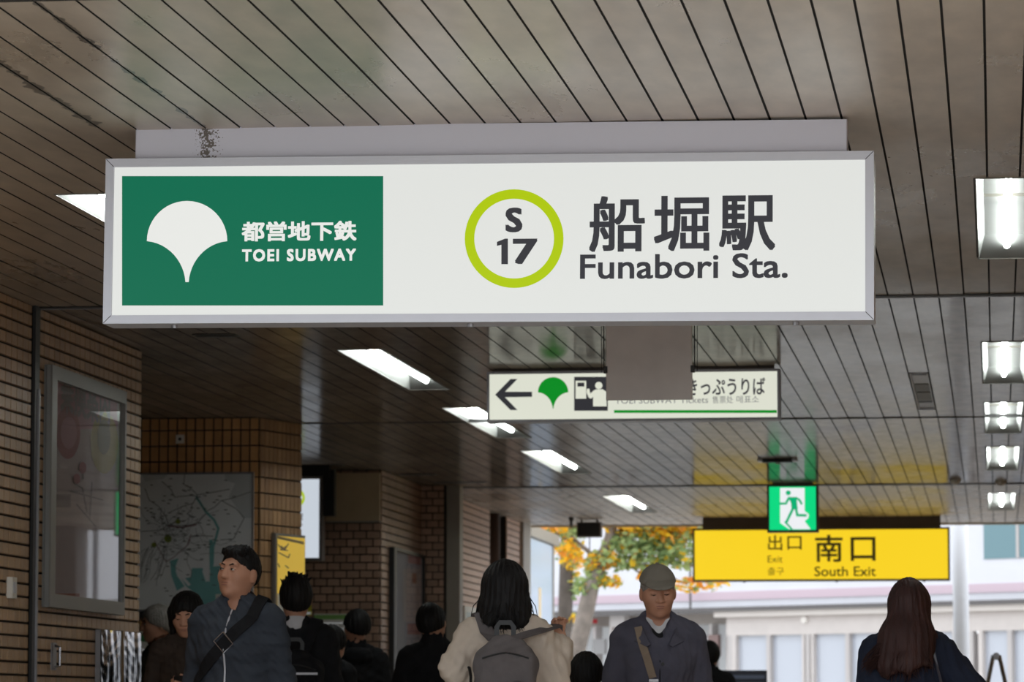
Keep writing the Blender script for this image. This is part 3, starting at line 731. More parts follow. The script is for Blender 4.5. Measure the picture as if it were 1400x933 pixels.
# crumpled stainless sheet
sa = at_x(130, 862, WX); sb = at_x(184.5, 862, WX)
st = empty('steel_cover', (WX + 0.002, float(sa[1]), 0), (0, 0, math.pi / 2), 'dented mirror-like steel cover on the wall under the poster case', 'cover plate')
wS = float(sb[1] - sa[1]); nx, nz_ = 70, 70; V = []; Fc = []
rng = np.random.RandomState(3)
H_ = rng.rand(12, 9)
def bump(u, v):
    a, b = u * 9.9, v * 7.9; i, j = int(a), int(b); fa, fb = a - i, b - j; fa = fa * fa * (3 - 2 * fa); fb = fb * fb * (3 - 2 * fb)
    return (H_[i, j] * (1 - fa) + H_[i + 1, j] * fa) * (1 - fb) + (H_[i, j + 1] * (1 - fa) + H_[i + 1, j + 1] * fa) * fb
for iz in range(nz_ + 1):
    for ix in range(nx + 1):
        u, v = ix / nx, iz / nz_
        y = -0.035 - 0.005 * bump(u, v) - 0.0007 * math.sin(u * 46 + 5 * math.sin(6 * v)) - 0.0006 * math.sin(v * 95 + 4 * math.sin(9 * u)) - 0.0004 * math.sin(u * 120 + 20 * v)
        if 0.48 < u < 0.53: y += 0.015
        V.append((u * wS, y, 0.55 + v * 0.93))
for iz in range(nz_):
    for ix in range(nx):
        k = iz * (nx + 1) + ix; Fc.append((k, k + 1, k + nx + 2, k + nx + 1))
mesh('steel_sheet', V, Fc, mat('mirror_steel', srgb(190, 194, 198), 0.1, 1.0), st, True)
MB().box(0, wS, -0.03, 0, 0.55, 1.48).build('box_body', M['alu_dark'], st)
# small wall pieces
p = at_x(12.5, 804, WX)
t = empty('wall_plate', (WX, p[1], p[2]), (0, 0, math.pi / 2), 'small upright white strip on the tiles at the left picture edge', 'wall plate')
MB().bbox(-0.055, 0.055, -0.03, 0.006, -0.055, 0.055, 0.008).build('cover', M['sock'], t); MB().box(-0.03, 0.03, -0.033, -0.03, -0.03, 0.03).build('label_plate', M['alu'], t)
p = at_x(72, 898, WX)
t = empty('pull_handle', (WX, p[1], p[2]), (0, 0, math.pi / 2), 'dark upright metal handle on the tiles under the poster case', 'handle')
MB().bbox(-0.045, 0.045, -0.012, 0.006, -0.075, 0.075, 0.006).build('back_plate', M['alu_dark'], t)
MB().tube([(0, -0.01, -0.06), (0, -0.04, -0.05), (0, -0.04, 0.05), (0, -0.01, 0.06)], 0.008, 8).build('grip', M['steel'], t)

# rail map board on the alcove wall
MY = YF - 0.012
mz1, mz0 = float(at_y(347, 646, MY)[2]), float(at_y(347, 836, MY)[2]); mx1 = float(at_y(347.5, 700, MY)[0]); mx0 = -6.95
mp_ = empty('rail_map', ((mx0 + mx1) / 2, MY, 0), label='large grey railway map board with teal bay on the alcove wall', cat='map')
w = (mx1 - mx0) / 2
bd = MB().box(-w, w, -0.02, 0, mz0, mz1).build('board', M['map'], mp_)
fr = MB(); fw = 0.014
for (a, b, c, d) in ((-w, w, mz1 - fw, mz1), (-w, w, mz0, mz0 + fw), (-w, -w + fw, mz0, mz1), (w - fw, w, mz0, mz1)): fr.box(a, b, -0.03, -0.015, c, d)
fr.build('frame', M['alu_dark'], mp_)
MB().box(-w, w, -0.05, 0, mz0 - 0.05, mz0).build('bottom_rail', M['dark'], mp_)
P = Panel(mp_, off=-0.021, step=0.002)
def Z7(pts): return [(170 + x / 7.0, 640 + y / 7.0) for x, y in pts]
def Z4(pts): return [(180 + x / 4.833, 740 + y / 4.833) for x, y in pts]
P.poly('shaded_region', Z7([(960, 60), (1225, 55), (1225, 480), (1130, 480), (1090, 400), (1000, 280), (1060, 150), (970, 120)]), M['map_shade'], 1, bd)
P.poly('shaded_region', Z7([(170, 60), (430, 60), (360, 110), (200, 130)]), M['map_shade'], 1, bd)
P.poly('bay', Z4([(520, 170), (605, 165), (640, 330), (600, 380), (480, 480), (400, 330), (360, 300), (330, 250), (390, 240), (400, 180), (470, 180), (490, 260), (515, 270)]), M['map_teal'], 1, bd)
P.poly('bay_arm', Z4([(255, 130), (310, 115), (290, 170), (300, 230), (350, 300), (300, 330), (262, 230)]), M['map_teal'], 1, bd)
P.strokes('islands', [Z4([(300, 200), (380, 290)]), Z4([(320, 150), (390, 150)]), Z4([(480, 200), (500, 260)])], [4, 3, 5], M['map'], 2, bd)
P.strokes('river', [Z7([(690, 280), (780, 420), (860, 500), (900, 580), (880, 660), (850, 760), (845, 920)]), Z4([(525, 0), (528, 180)])], [3.2, 5.0], M['map_teal'], 1, bd)
rnd = random.Random(5)
lines = [Z7(q) for q in ([(200, 200), (240, 310), (330, 370), (400, 470), (440, 600)], [(360, 130), (450, 210), (480, 280), (640, 265), (690, 270), (780, 420)], [(560, 150), (640, 200), (700, 260), (660, 340), (560, 370), (430, 430)], [(580, 60), (570, 150)], [(700, 260), (820, 240), (1010, 205)], [(780, 420), (860, 380), (930, 315), (1040, 290), (1210, 230)], [(930, 315), (1070, 390), (1150, 480), (1090, 590), (1050, 680), (920, 690)], [(160, 610), (340, 600), (420, 550), (600, 555), (700, 530), (780, 440)], [(700, 650), (850, 655)], [(650, 340), (640, 410), (600, 440)])]
for k in range(46):      # the dense network in the city centre
    x, y = rnd.gauss(470, 130), rnd.gauss(640, 110); ln = [(x, y)]; an = rnd.uniform(0, 6.28)
    for j in range(rnd.randint(3, 6)):
        an += rnd.gauss(0, 0.5); x += 55 * math.cos(an); y += 45 * math.sin(an); ln.append((max(165, x), y))
    lines.append(Z7(ln))
for k in range(14):
    x, y = rnd.uniform(230, 420), 760; ln = [(x, y)]
    for j in range(6): x -= rnd.uniform(-8, 40); y += rnd.uniform(30, 75); ln.append((max(165, x), min(y, 1250)))
    lines.append(Z7(ln))
P.strokes('rail_lines', lines, [0.9] * 10 + [rnd.uniform(0.35, 0.6) for _ in range(60)], M['map_line'], 3, bd)
P.strokes('pink_lines', [Z7([(420, 560), (560, 570), (690, 545)]), Z7([(630, 690), (610, 730), (640, 640)]), Z7([(290, 700), (400, 900), (470, 860), (620, 730)])], [1.8, 1.2, 0.9], M['map_rose'], 4, bd)
P.disc('park_mark', *Z7([(420, 680)])[0], 5, M['map_green'], 4, bd); P.disc('park_mark', *Z7([(515, 515)])[0], 3.5, M['map_green'], 4, bd); P.disc('park_mark', *Z7([(285, 740)])[0], 3.5, M['map_green'], 4, bd)
marks = MB()
for k in range(150):     # station names, too small to read: short dashes
    x, y = rnd.gauss(560, 290), rnd.gauss(560, 300)
    if not (180 < x < 1215 and 60 < y < 1280): continue
    q = [P.loc(*Z7([pt])[0]) for pt in ((x, y), (x + rnd.uniform(18, 40), y), (x + 30, y + 9), (x, y + 9))]
    marks.add([(a, P.yy(4), b) for a, b in q], [(3, 2, 1, 0)])
marks.build('place_marks', M['map_line'], bd)['kind'] = 'stuff'
P.poly('legend_box', Z4([(556, 352), (618, 352), (618, 420), (556, 420)]), M['paper_white'], 4, bd)
P.disc('legend_mark', *Z4([(580, 380)])[0], 2.6, M['map_line'], 5, bd)

t = empty('wall_socket', (float(at_y(247, 601, YF)[0]), YF, float(at_y(247, 601, YF)[2])), label='small square pale wall socket on the ochre tiles above the map', cat='socket')
MB().bbox(-0.032, 0.032, -0.028, 0.0, -0.032, 0.032, 0.004).build('cover', M['sock'], t); MB().tube([(0, -0.03, 0), (0, -0.026, 0)], 0.012, 10).build('hole', M['black'], t)

nb0, nb1 = -6.75, float(at_y(262, 880, YF)[0])
t = empty('notice_board', ((nb0 + nb1) / 2, YF - 0.012, 0), label='white notice board with green top band below the railway map', cat='notice board')
w = (nb1 - nb0) / 2; z1 = float(at_y(200, 864, YF)[2])
MB().bbox(-w, w, -0.03, -0.001, 0.7, z1, 0.004).build('board', M['paper_white'], t); MB().box(-w, w, -0.034, -0.03, z1 - 0.075, z1 - 0.02).build('green_band', M['green_paint'], t)
for k in range(6): MB().box(-w + 0.05, w - 0.05 - 0.03 * (k % 3), -0.033, -0.03, z1 - 0.14 - k * 0.05, z1 - 0.13 - k * 0.05).build('text_line', M['ink2'], t)

# yellow poster, its glow added, on the canted column face
ang = math.atan2(0.65, 0.195)
pc = (-5.44 + 0.195 * 0.60, YF + 0.65 * 0.60)
nrm = (math.sin(ang), -math.cos(ang))
yp = empty('yellow_poster', (pc[0] + nrm[0] * 0.045, pc[1] + nrm[1] * 0.045, 0), (0, 0, ang), 'yellow poster with dark script on the canted column corner', 'poster')
P = Panel(yp)
xa, za_ = P.loc(376, 727); xb, _ = P.loc(417, 736)
zt = P.loc(397, 731)[1]; zb = 1.1
cas = MB(); cas.bbox(xa, xb, -0.004, 0.032, zb, zt, 0.004).build('case', M['poster_frame'], yp)
ps = mesh('poster_sheet', [(xa + 0.03, -0.006, zb + 0.02), (xb - 0.012, -0.006, zb + 0.02), (xb - 0.012, -0.006, zt - 0.02), (xa + 0.03, -0.006, zt - 0.02)], [(0, 1, 2, 3)], M['paper_yellow'], yp)
P.off = -0.006
P.strokes('script', [[(380, 745), (385, 751), (392, 747)], [(381, 756), (394, 763), (396, 758)], [(383, 752), (393, 753)], [(380, 771), (382, 776)], [(390, 774), (394, 777)], [(384, 747), (389, 752), (394, 744)]], 1.4, M['ink'], 1, ps)
P.poly('top_wash', [(379, 733), (415, 741), (415, 745), (379, 737)], mat('poster_wash', srgb(170, 150, 110), 0.6), 1, ps)
P.rect('white_lower_part', 379, 812, 415, 900, M['paper_white'], 1, ps)

# beige panel, notice and strip on the back brick wall
a = at_y(447, 643, YB); b = at_y(520.5, 713, YB)
t = empty('wall_panel', ((a[0] + b[0]) / 2, YB - 0.012, 0), label='plain beige panel at the top of the back brick wall', cat='panel')
w = (b[0] - a[0]) / 2
MB().bbox(-w, w, -0.05, 0, float(b[2]), CEIL - 0.03, 0.004).build('panel_board', M['beige'], t); MB().box(-w, w, -0.055, 0, float(b[2]) - 0.012, float(b[2])).build('bottom_edge', M['pillar'], t)
a = at_y(430, 840, YB); b = at_y(489, 840, YB)
t = empty('notice_sheet', ((a[0] + b[0]) / 2, YB - 0.012, 0), label='white notice with pale green header on the back brick wall', cat='notice')
w = (b[0] - a[0]) / 2; z1 = float(a[2])
MB().box(-w, w, -0.012, 0, 1.1, z1).build('sheet', M['paper_white'], t); MB().box(-w, w, -0.016, -0.012, z1 - 0.05, z1 - 0.008).build('green_header', M['green_pale'], t)
for k in range(7): MB().box(-w + 0.03, w - 0.03 - 0.05 * (k % 3), -0.015, -0.012, z1 - 0.09 - k * 0.05, z1 - 0.078 - k * 0.05).build('text_line', M['ink2'], t)
a = at_y(420, 808, YB); b = at_y(425, 842, YB)
t = empty('yellow_strip', (float(at_y(422, 808, YB)[0]), YB - 0.012, 0), label='narrow yellow-green strip sign on the back brick wall', cat='sign')
MB().bbox(-0.05, 0.03, -0.02, 0, float(b[2]), float(a[2]), 0.003).build('strip_board', M['lime_paint'], t); MB().box(-0.046, 0.026, -0.023, -0.02, float(b[2]) + 0.01, float(b[2]) + 0.03).build('lower_line', M['ink2'], t)

# tall poster case on the receding brick wall
a = at_x(530, 748, XB); b = at_x(577, 762, XB)
ya, yb = float(a[1]), min(float(b[1]), 36.4)
t = empty('tall_poster_case', (XB + 0.013, (ya + yb) / 2, 0), (0, 0, math.pi / 2), 'tall glazed poster case in black frame on the receding brick wall', 'poster case')
w = (yb - ya) / 2; zt = float(a[2])
MB().box(-w, w, -0.02, 0, 0.7, zt).build('backing', M['dark'], t)
fr = MB()
for (p0, p1, q0, q1) in ((-w, w, zt - 0.03, zt), (-w, w, 0.7, 0.74), (-w, -w + 0.16, 0.74, zt - 0.03), (w - 0.05, w, 0.74, zt - 0.03)): fr.bbox(p0, p1, -0.05, -0.01, q0, q1, 0.005)
fr.build('frame', M['black'], t)
mesh('poster_sheet', [(-w + 0.1, -0.024, 0.74), (w - 0.04, -0.024, 0.74), (w - 0.04, -0.024, zt - 0.03), (-w + 0.1, -0.024, zt - 0.03)], [(0, 1, 2, 3)], mat('pale_blue_poster', srgb(150, 152, 168), 0.6), t)
P = Panel(t, off=-0.026, step=0.002)
P.poly('pink_band', [(558, 755), (575, 759), (575, 773), (558, 770)], M['poster_rose'], 1)
P.rect('pink_band', 557, 853, 575, 868, M['poster_rose'], 1)
P.rect('rose_mark', 563, 784, 569, 798, M['poster_red'], 2)
P.rect('pale_column', 551, 778, 575, 850, M['poster'], 1)
MB().box(-w + 0.1, w - 0.03, -0.036, -0.034, 0.72, zt - 0.02).build('cover_glass', M['glass'], t)

# rain pipe in the recess, notice on the far bricks
px_ = (-5.53, 41.75)
t = empty('rain_pipe', (px_[0], px_[1], 0), label='dark brown rain pipe in the recess of the far brick wall', cat='pipe')
MB().tube([(0, 0, 0), (0, 0, CEIL)], 0.10, 16).build('pipe', mat('pipe_brown', srgb(84, 62, 54), 0.45), t, True)
MB().tube([(0, 0, 2.3), (0, 0, 2.36)], 0.108, 16).build('collar', M['dark'], t)
a = at_x(630, 826, -5.45); b = at_x(650, 826, -5.45)
t = empty('wall_notice', (-5.437, (a[1] + b[1]) / 2, 0), (0, 0, math.pi / 2), 'pale notice frame on the sunlit far bricks behind the backpack woman', 'notice')
w = (b[1] - a[1]) / 2
MB().bbox(-w, w, -0.03, 0, 1.5, 2.1, 0.004).build('frame', M['paper_white'], t); MB().box(-w * 0.8, w * 0.8, -0.033, -0.03, 1.56, 2.04).build('sheet', mat('pale_sheet', srgb(190, 200, 200), 0.6), t)
# ================================================================== PEOPLE
# bodies, clothes and hair are distance fields joined smoothly and meshed with surface nets
class Sdf:
    def __init__(s, vs=0.008): s.vs = vs; s.p = []; s.R = np.eye(3); s.piv = np.zeros(3)
    def frame(s, piv=(0, 0, 0), yaw=0, pitch=0, roll=0):
        s.piv = np.array(piv, float)
        cy, sy, cp, sp, cr, sr = math.cos(yaw), math.sin(yaw), math.cos(pitch), math.sin(pitch), math.cos(roll), math.sin(roll)
        s.R = np.array([[cy, -sy, 0], [sy, cy, 0], [0, 0, 1]]) @ np.array([[1, 0, 0], [0, cp, -sp], [0, sp, cp]]) @ np.array([[cr, 0, sr], [0, 1, 0], [-sr, 0, cr]])
        return s
    def T(s, p): return s.R @ (np.array(p, float) - s.piv) + s.piv
    def ell(s, c, r, k=0.02, R=None, sub=False):
        Rr = s.R if R is None else s.R @ R
        s.p.append(('e', s.T(c), np.array(r, float), k, Rr, sub, max(r))); return s
    def cap(s, a, b, ra, rb, k=0.02, sub=False, sq=(1, 1, 1)):
        s.p.append(('c', s.T(a), s.T(b), k, (ra, rb, np.array(sq, float)), sub, 0)); return s
    def rbox(s, c, h, r, k=0.02, R=None, sub=False):
        Rr = s.R if R is None else s.R @ R
        s.p.append(('b', s.T(c), np.array(h, float), k, (Rr, r), sub, 0)); return s
    def half(s, p, n, k=0.01):              # removes the side the normal points to
        n = np.array(n, float); n /= np.linalg.norm(n)
        s.p.append(('h', s.T(p), s.R @ n, k, None, True, 0)); return s
    def copy(s): o = Sdf(s.vs); o.p = list(s.p); o.R = s.R; o.piv = s.piv; return o
    def bb(s, q, pad):
        if q[0] == 'e': m = q[6]; return q[1] - m - pad, q[1] + m + pad
        if q[0] == 'c':
            m = max(q[4][0], q[4][1]) / min(q[4][2]); return np.minimum(q[1], q[2]) - m - pad, np.maximum(q[1], q[2]) + m + pad
        if q[0] == 'b': m = np.linalg.norm(q[2]) + q[4][1]; return q[1] - m - pad, q[1] + m + pad
        return None
    def prim(s, q, X, Y, Z):
        if q[0] == 'e':
            c, r, R = q[1], q[2], q[4]; x, y, z = X - c[0], Y - c[1], Z - c[2]
            u = (R[0, 0] * x + R[1, 0] * y + R[2, 0] * z) / r[0]; v = (R[0, 1] * x + R[1, 1] * y + R[2, 1] * z) / r[1]; w = (R[0, 2] * x + R[1, 2] * y + R[2, 2] * z) / r[2]
            k0 = np.sqrt(u * u + v * v + w * w); k1 = np.sqrt((u / r[0]) ** 2 + (v / r[1]) ** 2 + (w / r[2]) ** 2) + 1e-9
            return k0 * (k0 - 1) / k1
        if q[0] == 'c':
            a, b = q[1], q[2]; ra, rb, sq = q[4]; d = (b - a) * sq; L2 = d @ d + 1e-12
            x, y, z = (X - a[0]) * sq[0], (Y - a[1]) * sq[1], (Z - a[2]) * sq[2]
            t = np.clip((x * d[0] + y * d[1] + z * d[2]) / L2, 0, 1)
            return np.sqrt((x - t * d[0]) ** 2 + (y - t * d[1]) ** 2 + (z - t * d[2]) ** 2) - (ra + (rb - ra) * t)
        if q[0] == 'b':
            c, h, (R, r) = q[1], q[2], q[4]; x, y, z = X - c[0], Y - c[1], Z - c[2]
            u = np.abs(R[0, 0] * x + R[1, 0] * y + R[2, 0] * z) - h[0]; v = np.abs(R[0, 1] * x + R[1, 1] * y + R[2, 1] * z) - h[1]; w = np.abs(R[0, 2] * x + R[1, 2] * y + R[2, 2] * z) - h[2]
            return np.sqrt(np.maximum(u, 0) ** 2 + np.maximum(v, 0) ** 2 + np.maximum(w, 0) ** 2) + np.minimum(np.maximum(np.maximum(u, v), w), 0) - r
        p, n = q[1], q[2]; return -((X - p[0]) * n[0] + (Y - p[1]) * n[1] + (Z - p[2]) * n[2])
    def comb(s, D, d, k, sub):
        if sub: d = -d; h = np.maximum(k - np.abs(D - d), 0) / k; return np.maximum(D, d) + h * h * k / 4
        h = np.maximum(k - np.abs(D - d), 0) / k; return np.minimum(D, d) - h * h * k / 4
    def dist(s, p, fold=None):
        D = np.array(1.0); p = np.array(p, float)
        for q in s.p: D = s.comb(D, s.prim(q, p[0], p[1], p[2]), q[3], q[5])
        if fold: D = D + fold(p[0], p[1], p[2])
        return float(D)
    def march(s, p, d, fold=None, n=60):
        p = np.array(p, float); d = np.array(d, float); d /= np.linalg.norm(d); fold = fold or getattr(s, 'fold', None)
        for _ in range(n):
            e = s.dist(p, fold)
            if e < 0.0008: break
            p = p + d * e * 0.8
        g = np.array([s.dist(p + h) - s.dist(p - h) for h in np.eye(3) * 0.004]); return p, g / (np.linalg.norm(g) + 1e-9)
    def mesh(s, name, m, parent=None, fold=None):
        vs = s.vs; lo = np.full(3, 9.0); hi = np.full(3, -9.0)
        for q in s.p:
            if q[5]: continue
            a, b = s.bb(q, 3 * vs); lo = np.minimum(lo, a); hi = np.maximum(hi, b)
        n = np.ceil((hi - lo) / vs).astype(int) + 1
        ax = [lo[i] + vs * np.arange(n[i]) for i in range(3)]
        D = np.full(n, 0.2, np.float32)
        for q in s.p:
            B = s.bb(q, q[3] + 4 * vs)
            if B is None: i0, i1 = np.zeros(3, int), n
            else: i0 = np.clip(((B[0] - lo) / vs).astype(int), 0, n); i1 = np.clip(((B[1] - lo) / vs).astype(int) + 2, 0, n)
            if (i1 <= i0).any(): continue
            sl = tuple(slice(a, b) for a, b in zip(i0, i1))
            X, Y, Z = ax[0][sl[0]][:, None, None], ax[1][sl[1]][None, :, None], ax[2][sl[2]][None, None, :]
            D[sl] = s.comb(D[sl], s.prim(q, X, Y, Z), q[3], q[5])
        if fold: D = D + fold(ax[0][:, None, None], ax[1][None, :, None], ax[2][None, None, :]).astype(np.float32)
        D[0] = D[-1] = 0.2; D[:, 0] = D[:, -1] = 0.2; D[:, :, 0] = D[:, :, -1] = 0.2
        V, Q = surface_net(D); V = V * vs + lo
        me = bpy.data.meshes.new(name); me.vertices.add(len(V)); me.vertices.foreach_set('co', V.astype(np.float32).ravel())
        me.loops.add(len(Q) * 4); me.loops.foreach_set('vertex_index', Q.astype(np.int32).ravel())
        me.polygons.add(len(Q)); me.polygons.foreach_set('loop_start', np.arange(len(Q), dtype=np.int32) * 4)
        me.update(); me.validate(); me.polygons.foreach_set('use_smooth', np.ones(len(me.polygons), bool))
        return link(name, me, m, parent)
def surface_net(D):
    S = D < 0; c = np.zeros(tuple(k - 1 for k in D.shape), np.int8)
    off = [(i, j, k) for i in (0, 1) for j in (0, 1) for k in (0, 1)]
    n = np.array(D.shape)
    for o in off: c += S[o[0]:n[0] - 1 + o[0], o[1]:n[1] - 1 + o[1], o[2]:n[2] - 1 + o[2]]
    act = (c > 0) & (c < 8); I = np.argwhere(act); idx = np.full(act.shape, -1, np.int64); idx[act] = np.arange(len(I))
    val = np.stack([D[I[:, 0] + o[0], I[:, 1] + o[1], I[:, 2] + o[2]] for o in off], 1).astype(float)
    acc = np.zeros((len(I), 3)); cnt = np.zeros(len(I))
    for a in range(8):
        for b in range(a + 1, 8):
            if sum(abs(off[a][i] - off[b][i]) for i in range(3)) != 1: continue
            m = (val[:, a] < 0) != (val[:, b] < 0); t = val[m, a] / (val[m, a] - val[m, b])
            acc[m] += np.array(off[a]) + t[:, None] * (np.array(off[b]) - np.array(off[a])); cnt[m] += 1
    V = I + acc / np.maximum(cnt, 1)[:, None]; Q = []
    for axn in range(3):
        u, v = (axn + 1) % 3, (axn + 2) % 3
        s0 = [slice(None)] * 3; s1 = [slice(None)] * 3; s0[axn] = slice(0, -1); s1[axn] = slice(1, None)
        A, B = S[tuple(s0)], S[tuple(s1)]; E = np.argwhere(A != B)
        E = E[(E[:, u] > 0) & (E[:, v] > 0) & (E[:, u] < n[u] - 1) & (E[:, v] < n[v] - 1)]
        ins = A[E[:, 0], E[:, 1], E[:, 2]]; q = []
        for du, dv in ((1, 1), (0, 1), (0, 0), (1, 0)):
            e = E.copy(); e[:, u] -= du; e[:, v] -= dv; q.append(idx[e[:, 0], e[:, 1], e[:, 2]])
        q = np.stack(q, 1); q[~ins] = q[~ins][:, ::-1]; Q.append(q)
    Q = np.concatenate(Q); return V, Q[(Q >= 0).all(1)]

def folds(a=0.003, f=26, seed=0):
    r = np.random.RandomState(seed); ks = r.normal(0, f, (4, 3)); ph = r.rand(8) * 6.28; k2 = r.normal(0, f * 2.2, (4, 3))
    def g(x, y, z):
        s = sum(np.sin(k[0] * x + k[1] * y + k[2] * z + p) for k, p in zip(ks, ph)) / 2
        w = 0.04 * np.sin(9 * z + 5 * x)
        return a * (s + 0.55 * sum(np.sin(k[0] * (x + w) + k[1] * y + k[2] * (z + w) + p) for k, p in zip(k2, ph[4:])))
    return g
def strands(a=0.003, nf=26, seed=0):
    r = np.random.RandomState(seed); p = r.rand(6) * 6.28
    def g(x, y, z):
        th = np.arctan2(x, y + 0.02)
        return a * (np.sin(nf * th + 2.5 * np.sin(9 * z + p[0]) + p[1]) + 0.6 * np.sin(1.7 * nf * th + 3 * np.sin(7 * z + p[2]) + p[3]) + 0.4 * np.sin(20 * z + 5 * th + p[4]))
    return g

SKIN = mat('skin', srgb(196, 146, 120), 0.5, var=0.05, vscale=12)
SKIN2 = mat('skin_tan', srgb(190, 138, 112), 0.5, var=0.05, vscale=12)
LIPS = mat('lip_skin', srgb(158, 108, 92), 0.5)
EYEW = mat('eye_white', srgb(205, 198, 190), 0.3)
HAIRB = mat('black_hair', (0.007, 0.006, 0.006, 1), 0.6, spec=0.25, var=0.25, vscale=30, bump=0.5, bscale=90, stretch=(1, 1, 0.12))
HAIRR = mat('dark_red_brown_hair', srgb(54, 32, 29), 0.6, spec=0.3, var=0.35, vscale=24, bump=0.6, bscale=80, stretch=(1, 1, 0.1))
HAIRG = mat('grey_hair', srgb(130, 124, 118), 0.5, var=0.25, vscale=40, bump=0.6, bscale=80)
def cloth(name, c, v=0.10): return mat(name, c, 0.85, spec=0.25, var=v, vscale=14, bump=0.25, bscale=220)
BLACKC = cloth('black_cloth', srgb(26, 26, 29)); DARKT = cloth('dark_trousers', srgb(44, 44, 50)); SHOE = mat('shoe_leather', srgb(36, 32, 30), 0.45)

ST = {1: [(0.160, 0.01, 1.385), (0.200, 0.03, 1.10), (0.195, -0.06, 0.86)], -1: [(-0.160, 0.01, 1.385), (-0.200, 0.03, 1.10), (-0.195, -0.06, 0.86)]}
def torso(S, i=0.0, low=0.86, w=1.0):
    S.ell((0, 0, 0.97), ((0.150 + i) * w, 0.112 + i, 0.14), 0.05)
    S.ell((0, 0, 1.10), ((0.136 + i) * w, 0.104 + i, 0.16), 0.05)
    S.ell((0, -0.006, 1.265), ((0.148 + i) * w, 0.112 + i, 0.17), 0.05)
    S.cap((-0.112 * w, 0.012, 1.392), (0.112 * w, 0.012, 1.392), 0.054 + i * 0.8, 0.054 + i * 0.8, 0.05)
    for sx in (-1, 1): S.cap((sx * 0.115 * w, 0.015, 1.400), (0, 0.02, 1.472), 0.042 + i * 0.8, 0.046 + i * 0.5, 0.04)
    return S
def arm(S, J, i=0.0, to=1.0, cuff=0.0):
    a, b, c = [np.array(q, float) for q in J]
    S.cap(a, b, 0.048 + i, 0.040 + i, 0.03); S.cap(b, b + (c - b) * to, 0.041 + i, 0.028 + i + cuff, 0.03); return S
def hand(S, wrist, d, up, side, curl=0.5, k=0.006, spread=1.0):
    """d = direction of the fingers, up = direction of the thumb side, five separate fingers"""
    w = np.array(wrist, float); d = np.array(d, float); d /= np.linalg.norm(d); u = np.array(up, float); u -= d * (u @ d); u /= np.linalg.norm(u)
    nrm = np.cross(d, u) * side                      # palm normal
    R = np.stack([u, nrm, d], 1)
    S.ell(w + d * 0.048, (0.040, 0.015, 0.050), 0.012, R); S.cap(w - d * 0.02, w + d * 0.03, 0.026, 0.026, 0.02)
    for j, (o, L) in enumerate(((0.030, 0.070), (0.010, 0.078), (-0.010, 0.073), (-0.028, 0.058))):
        p = w + d * 0.085 + u * o; an = 0.0
        for sgm, fr in enumerate((0.45, 0.32, 0.25)):
            an += curl * (0.6, 0.95, 0.8)[sgm]
            dv = d * math.cos(an) + nrm * math.sin(an) + u * o * 1.2 * spread
            q = p + dv * L * fr; S.cap(p, q, 0.0092 - 0.0008 * sgm, 0.0085 - 0.0008 * sgm, k); p = q
    p = w + d * 0.03 + u * 0.030; t1 = p + d * 0.030 + u * 0.026 + nrm * 0.008; t2 = t1 + d * 0.028 + u * 0.006 + nrm * 0.016 * (0.5 + curl)
    S.cap(p, t1, 0.013, 0.011, 0.010); S.cap(t1, t2, 0.0105, 0.009, 0.006); return S
def head(S, face=1.0, jaw=1.0):
    S.ell((0, 0.012, 1.622), (0.076, 0.096, 0.096), 0.03); S.ell((0, -0.024, 1.582), (0.063 * jaw, 0.066, 0.083), 0.035)
    S.ell((0, -0.040, 1.535), (0.045 * jaw, 0.045, 0.036), 0.03)
    for sx in (-1, 1):
        S.ell((sx * 0.078, 0.012, 1.600), (0.011, 0.021, 0.033), 0.008)
    if face:
        for sx in (-1, 1):
            S.ell((sx * 0.037, -0.056, 1.585), (0.028, 0.030, 0.030), 0.02)
            S.ell((sx * 0.028, -0.079, 1.640), (0.028, 0.012, 0.009), 0.014)
            S.ell((sx * 0.031, -0.096, 1.619), (0.019, 0.012, 0.010), 0.012, sub=True)
            S.ell((sx * 0.031, -0.082, 1.618), (0.016, 0.0105, 0.010), 0.006)
            S.ell((sx * 0.013, -0.098, 1.582), (0.009, 0.009, 0.007), 0.006)
        S.cap((0, -0.086, 1.628), (0, -0.108, 1.586), 0.009, 0.0125, 0.012)
        S.ell((0, -0.084, 1.553), (0.026, 0.014, 0.016), 0.014); S.ell((0, -0.0935, 1.5575), (0.022, 0.0075, 0.0048), 0.005); S.ell((0, -0.0915, 1.547), (0.019, 0.0078, 0.0055), 0.005)
        S.ell((0, -0.072, 1.516), (0.022, 0.020, 0.016), 0.02)
    return S
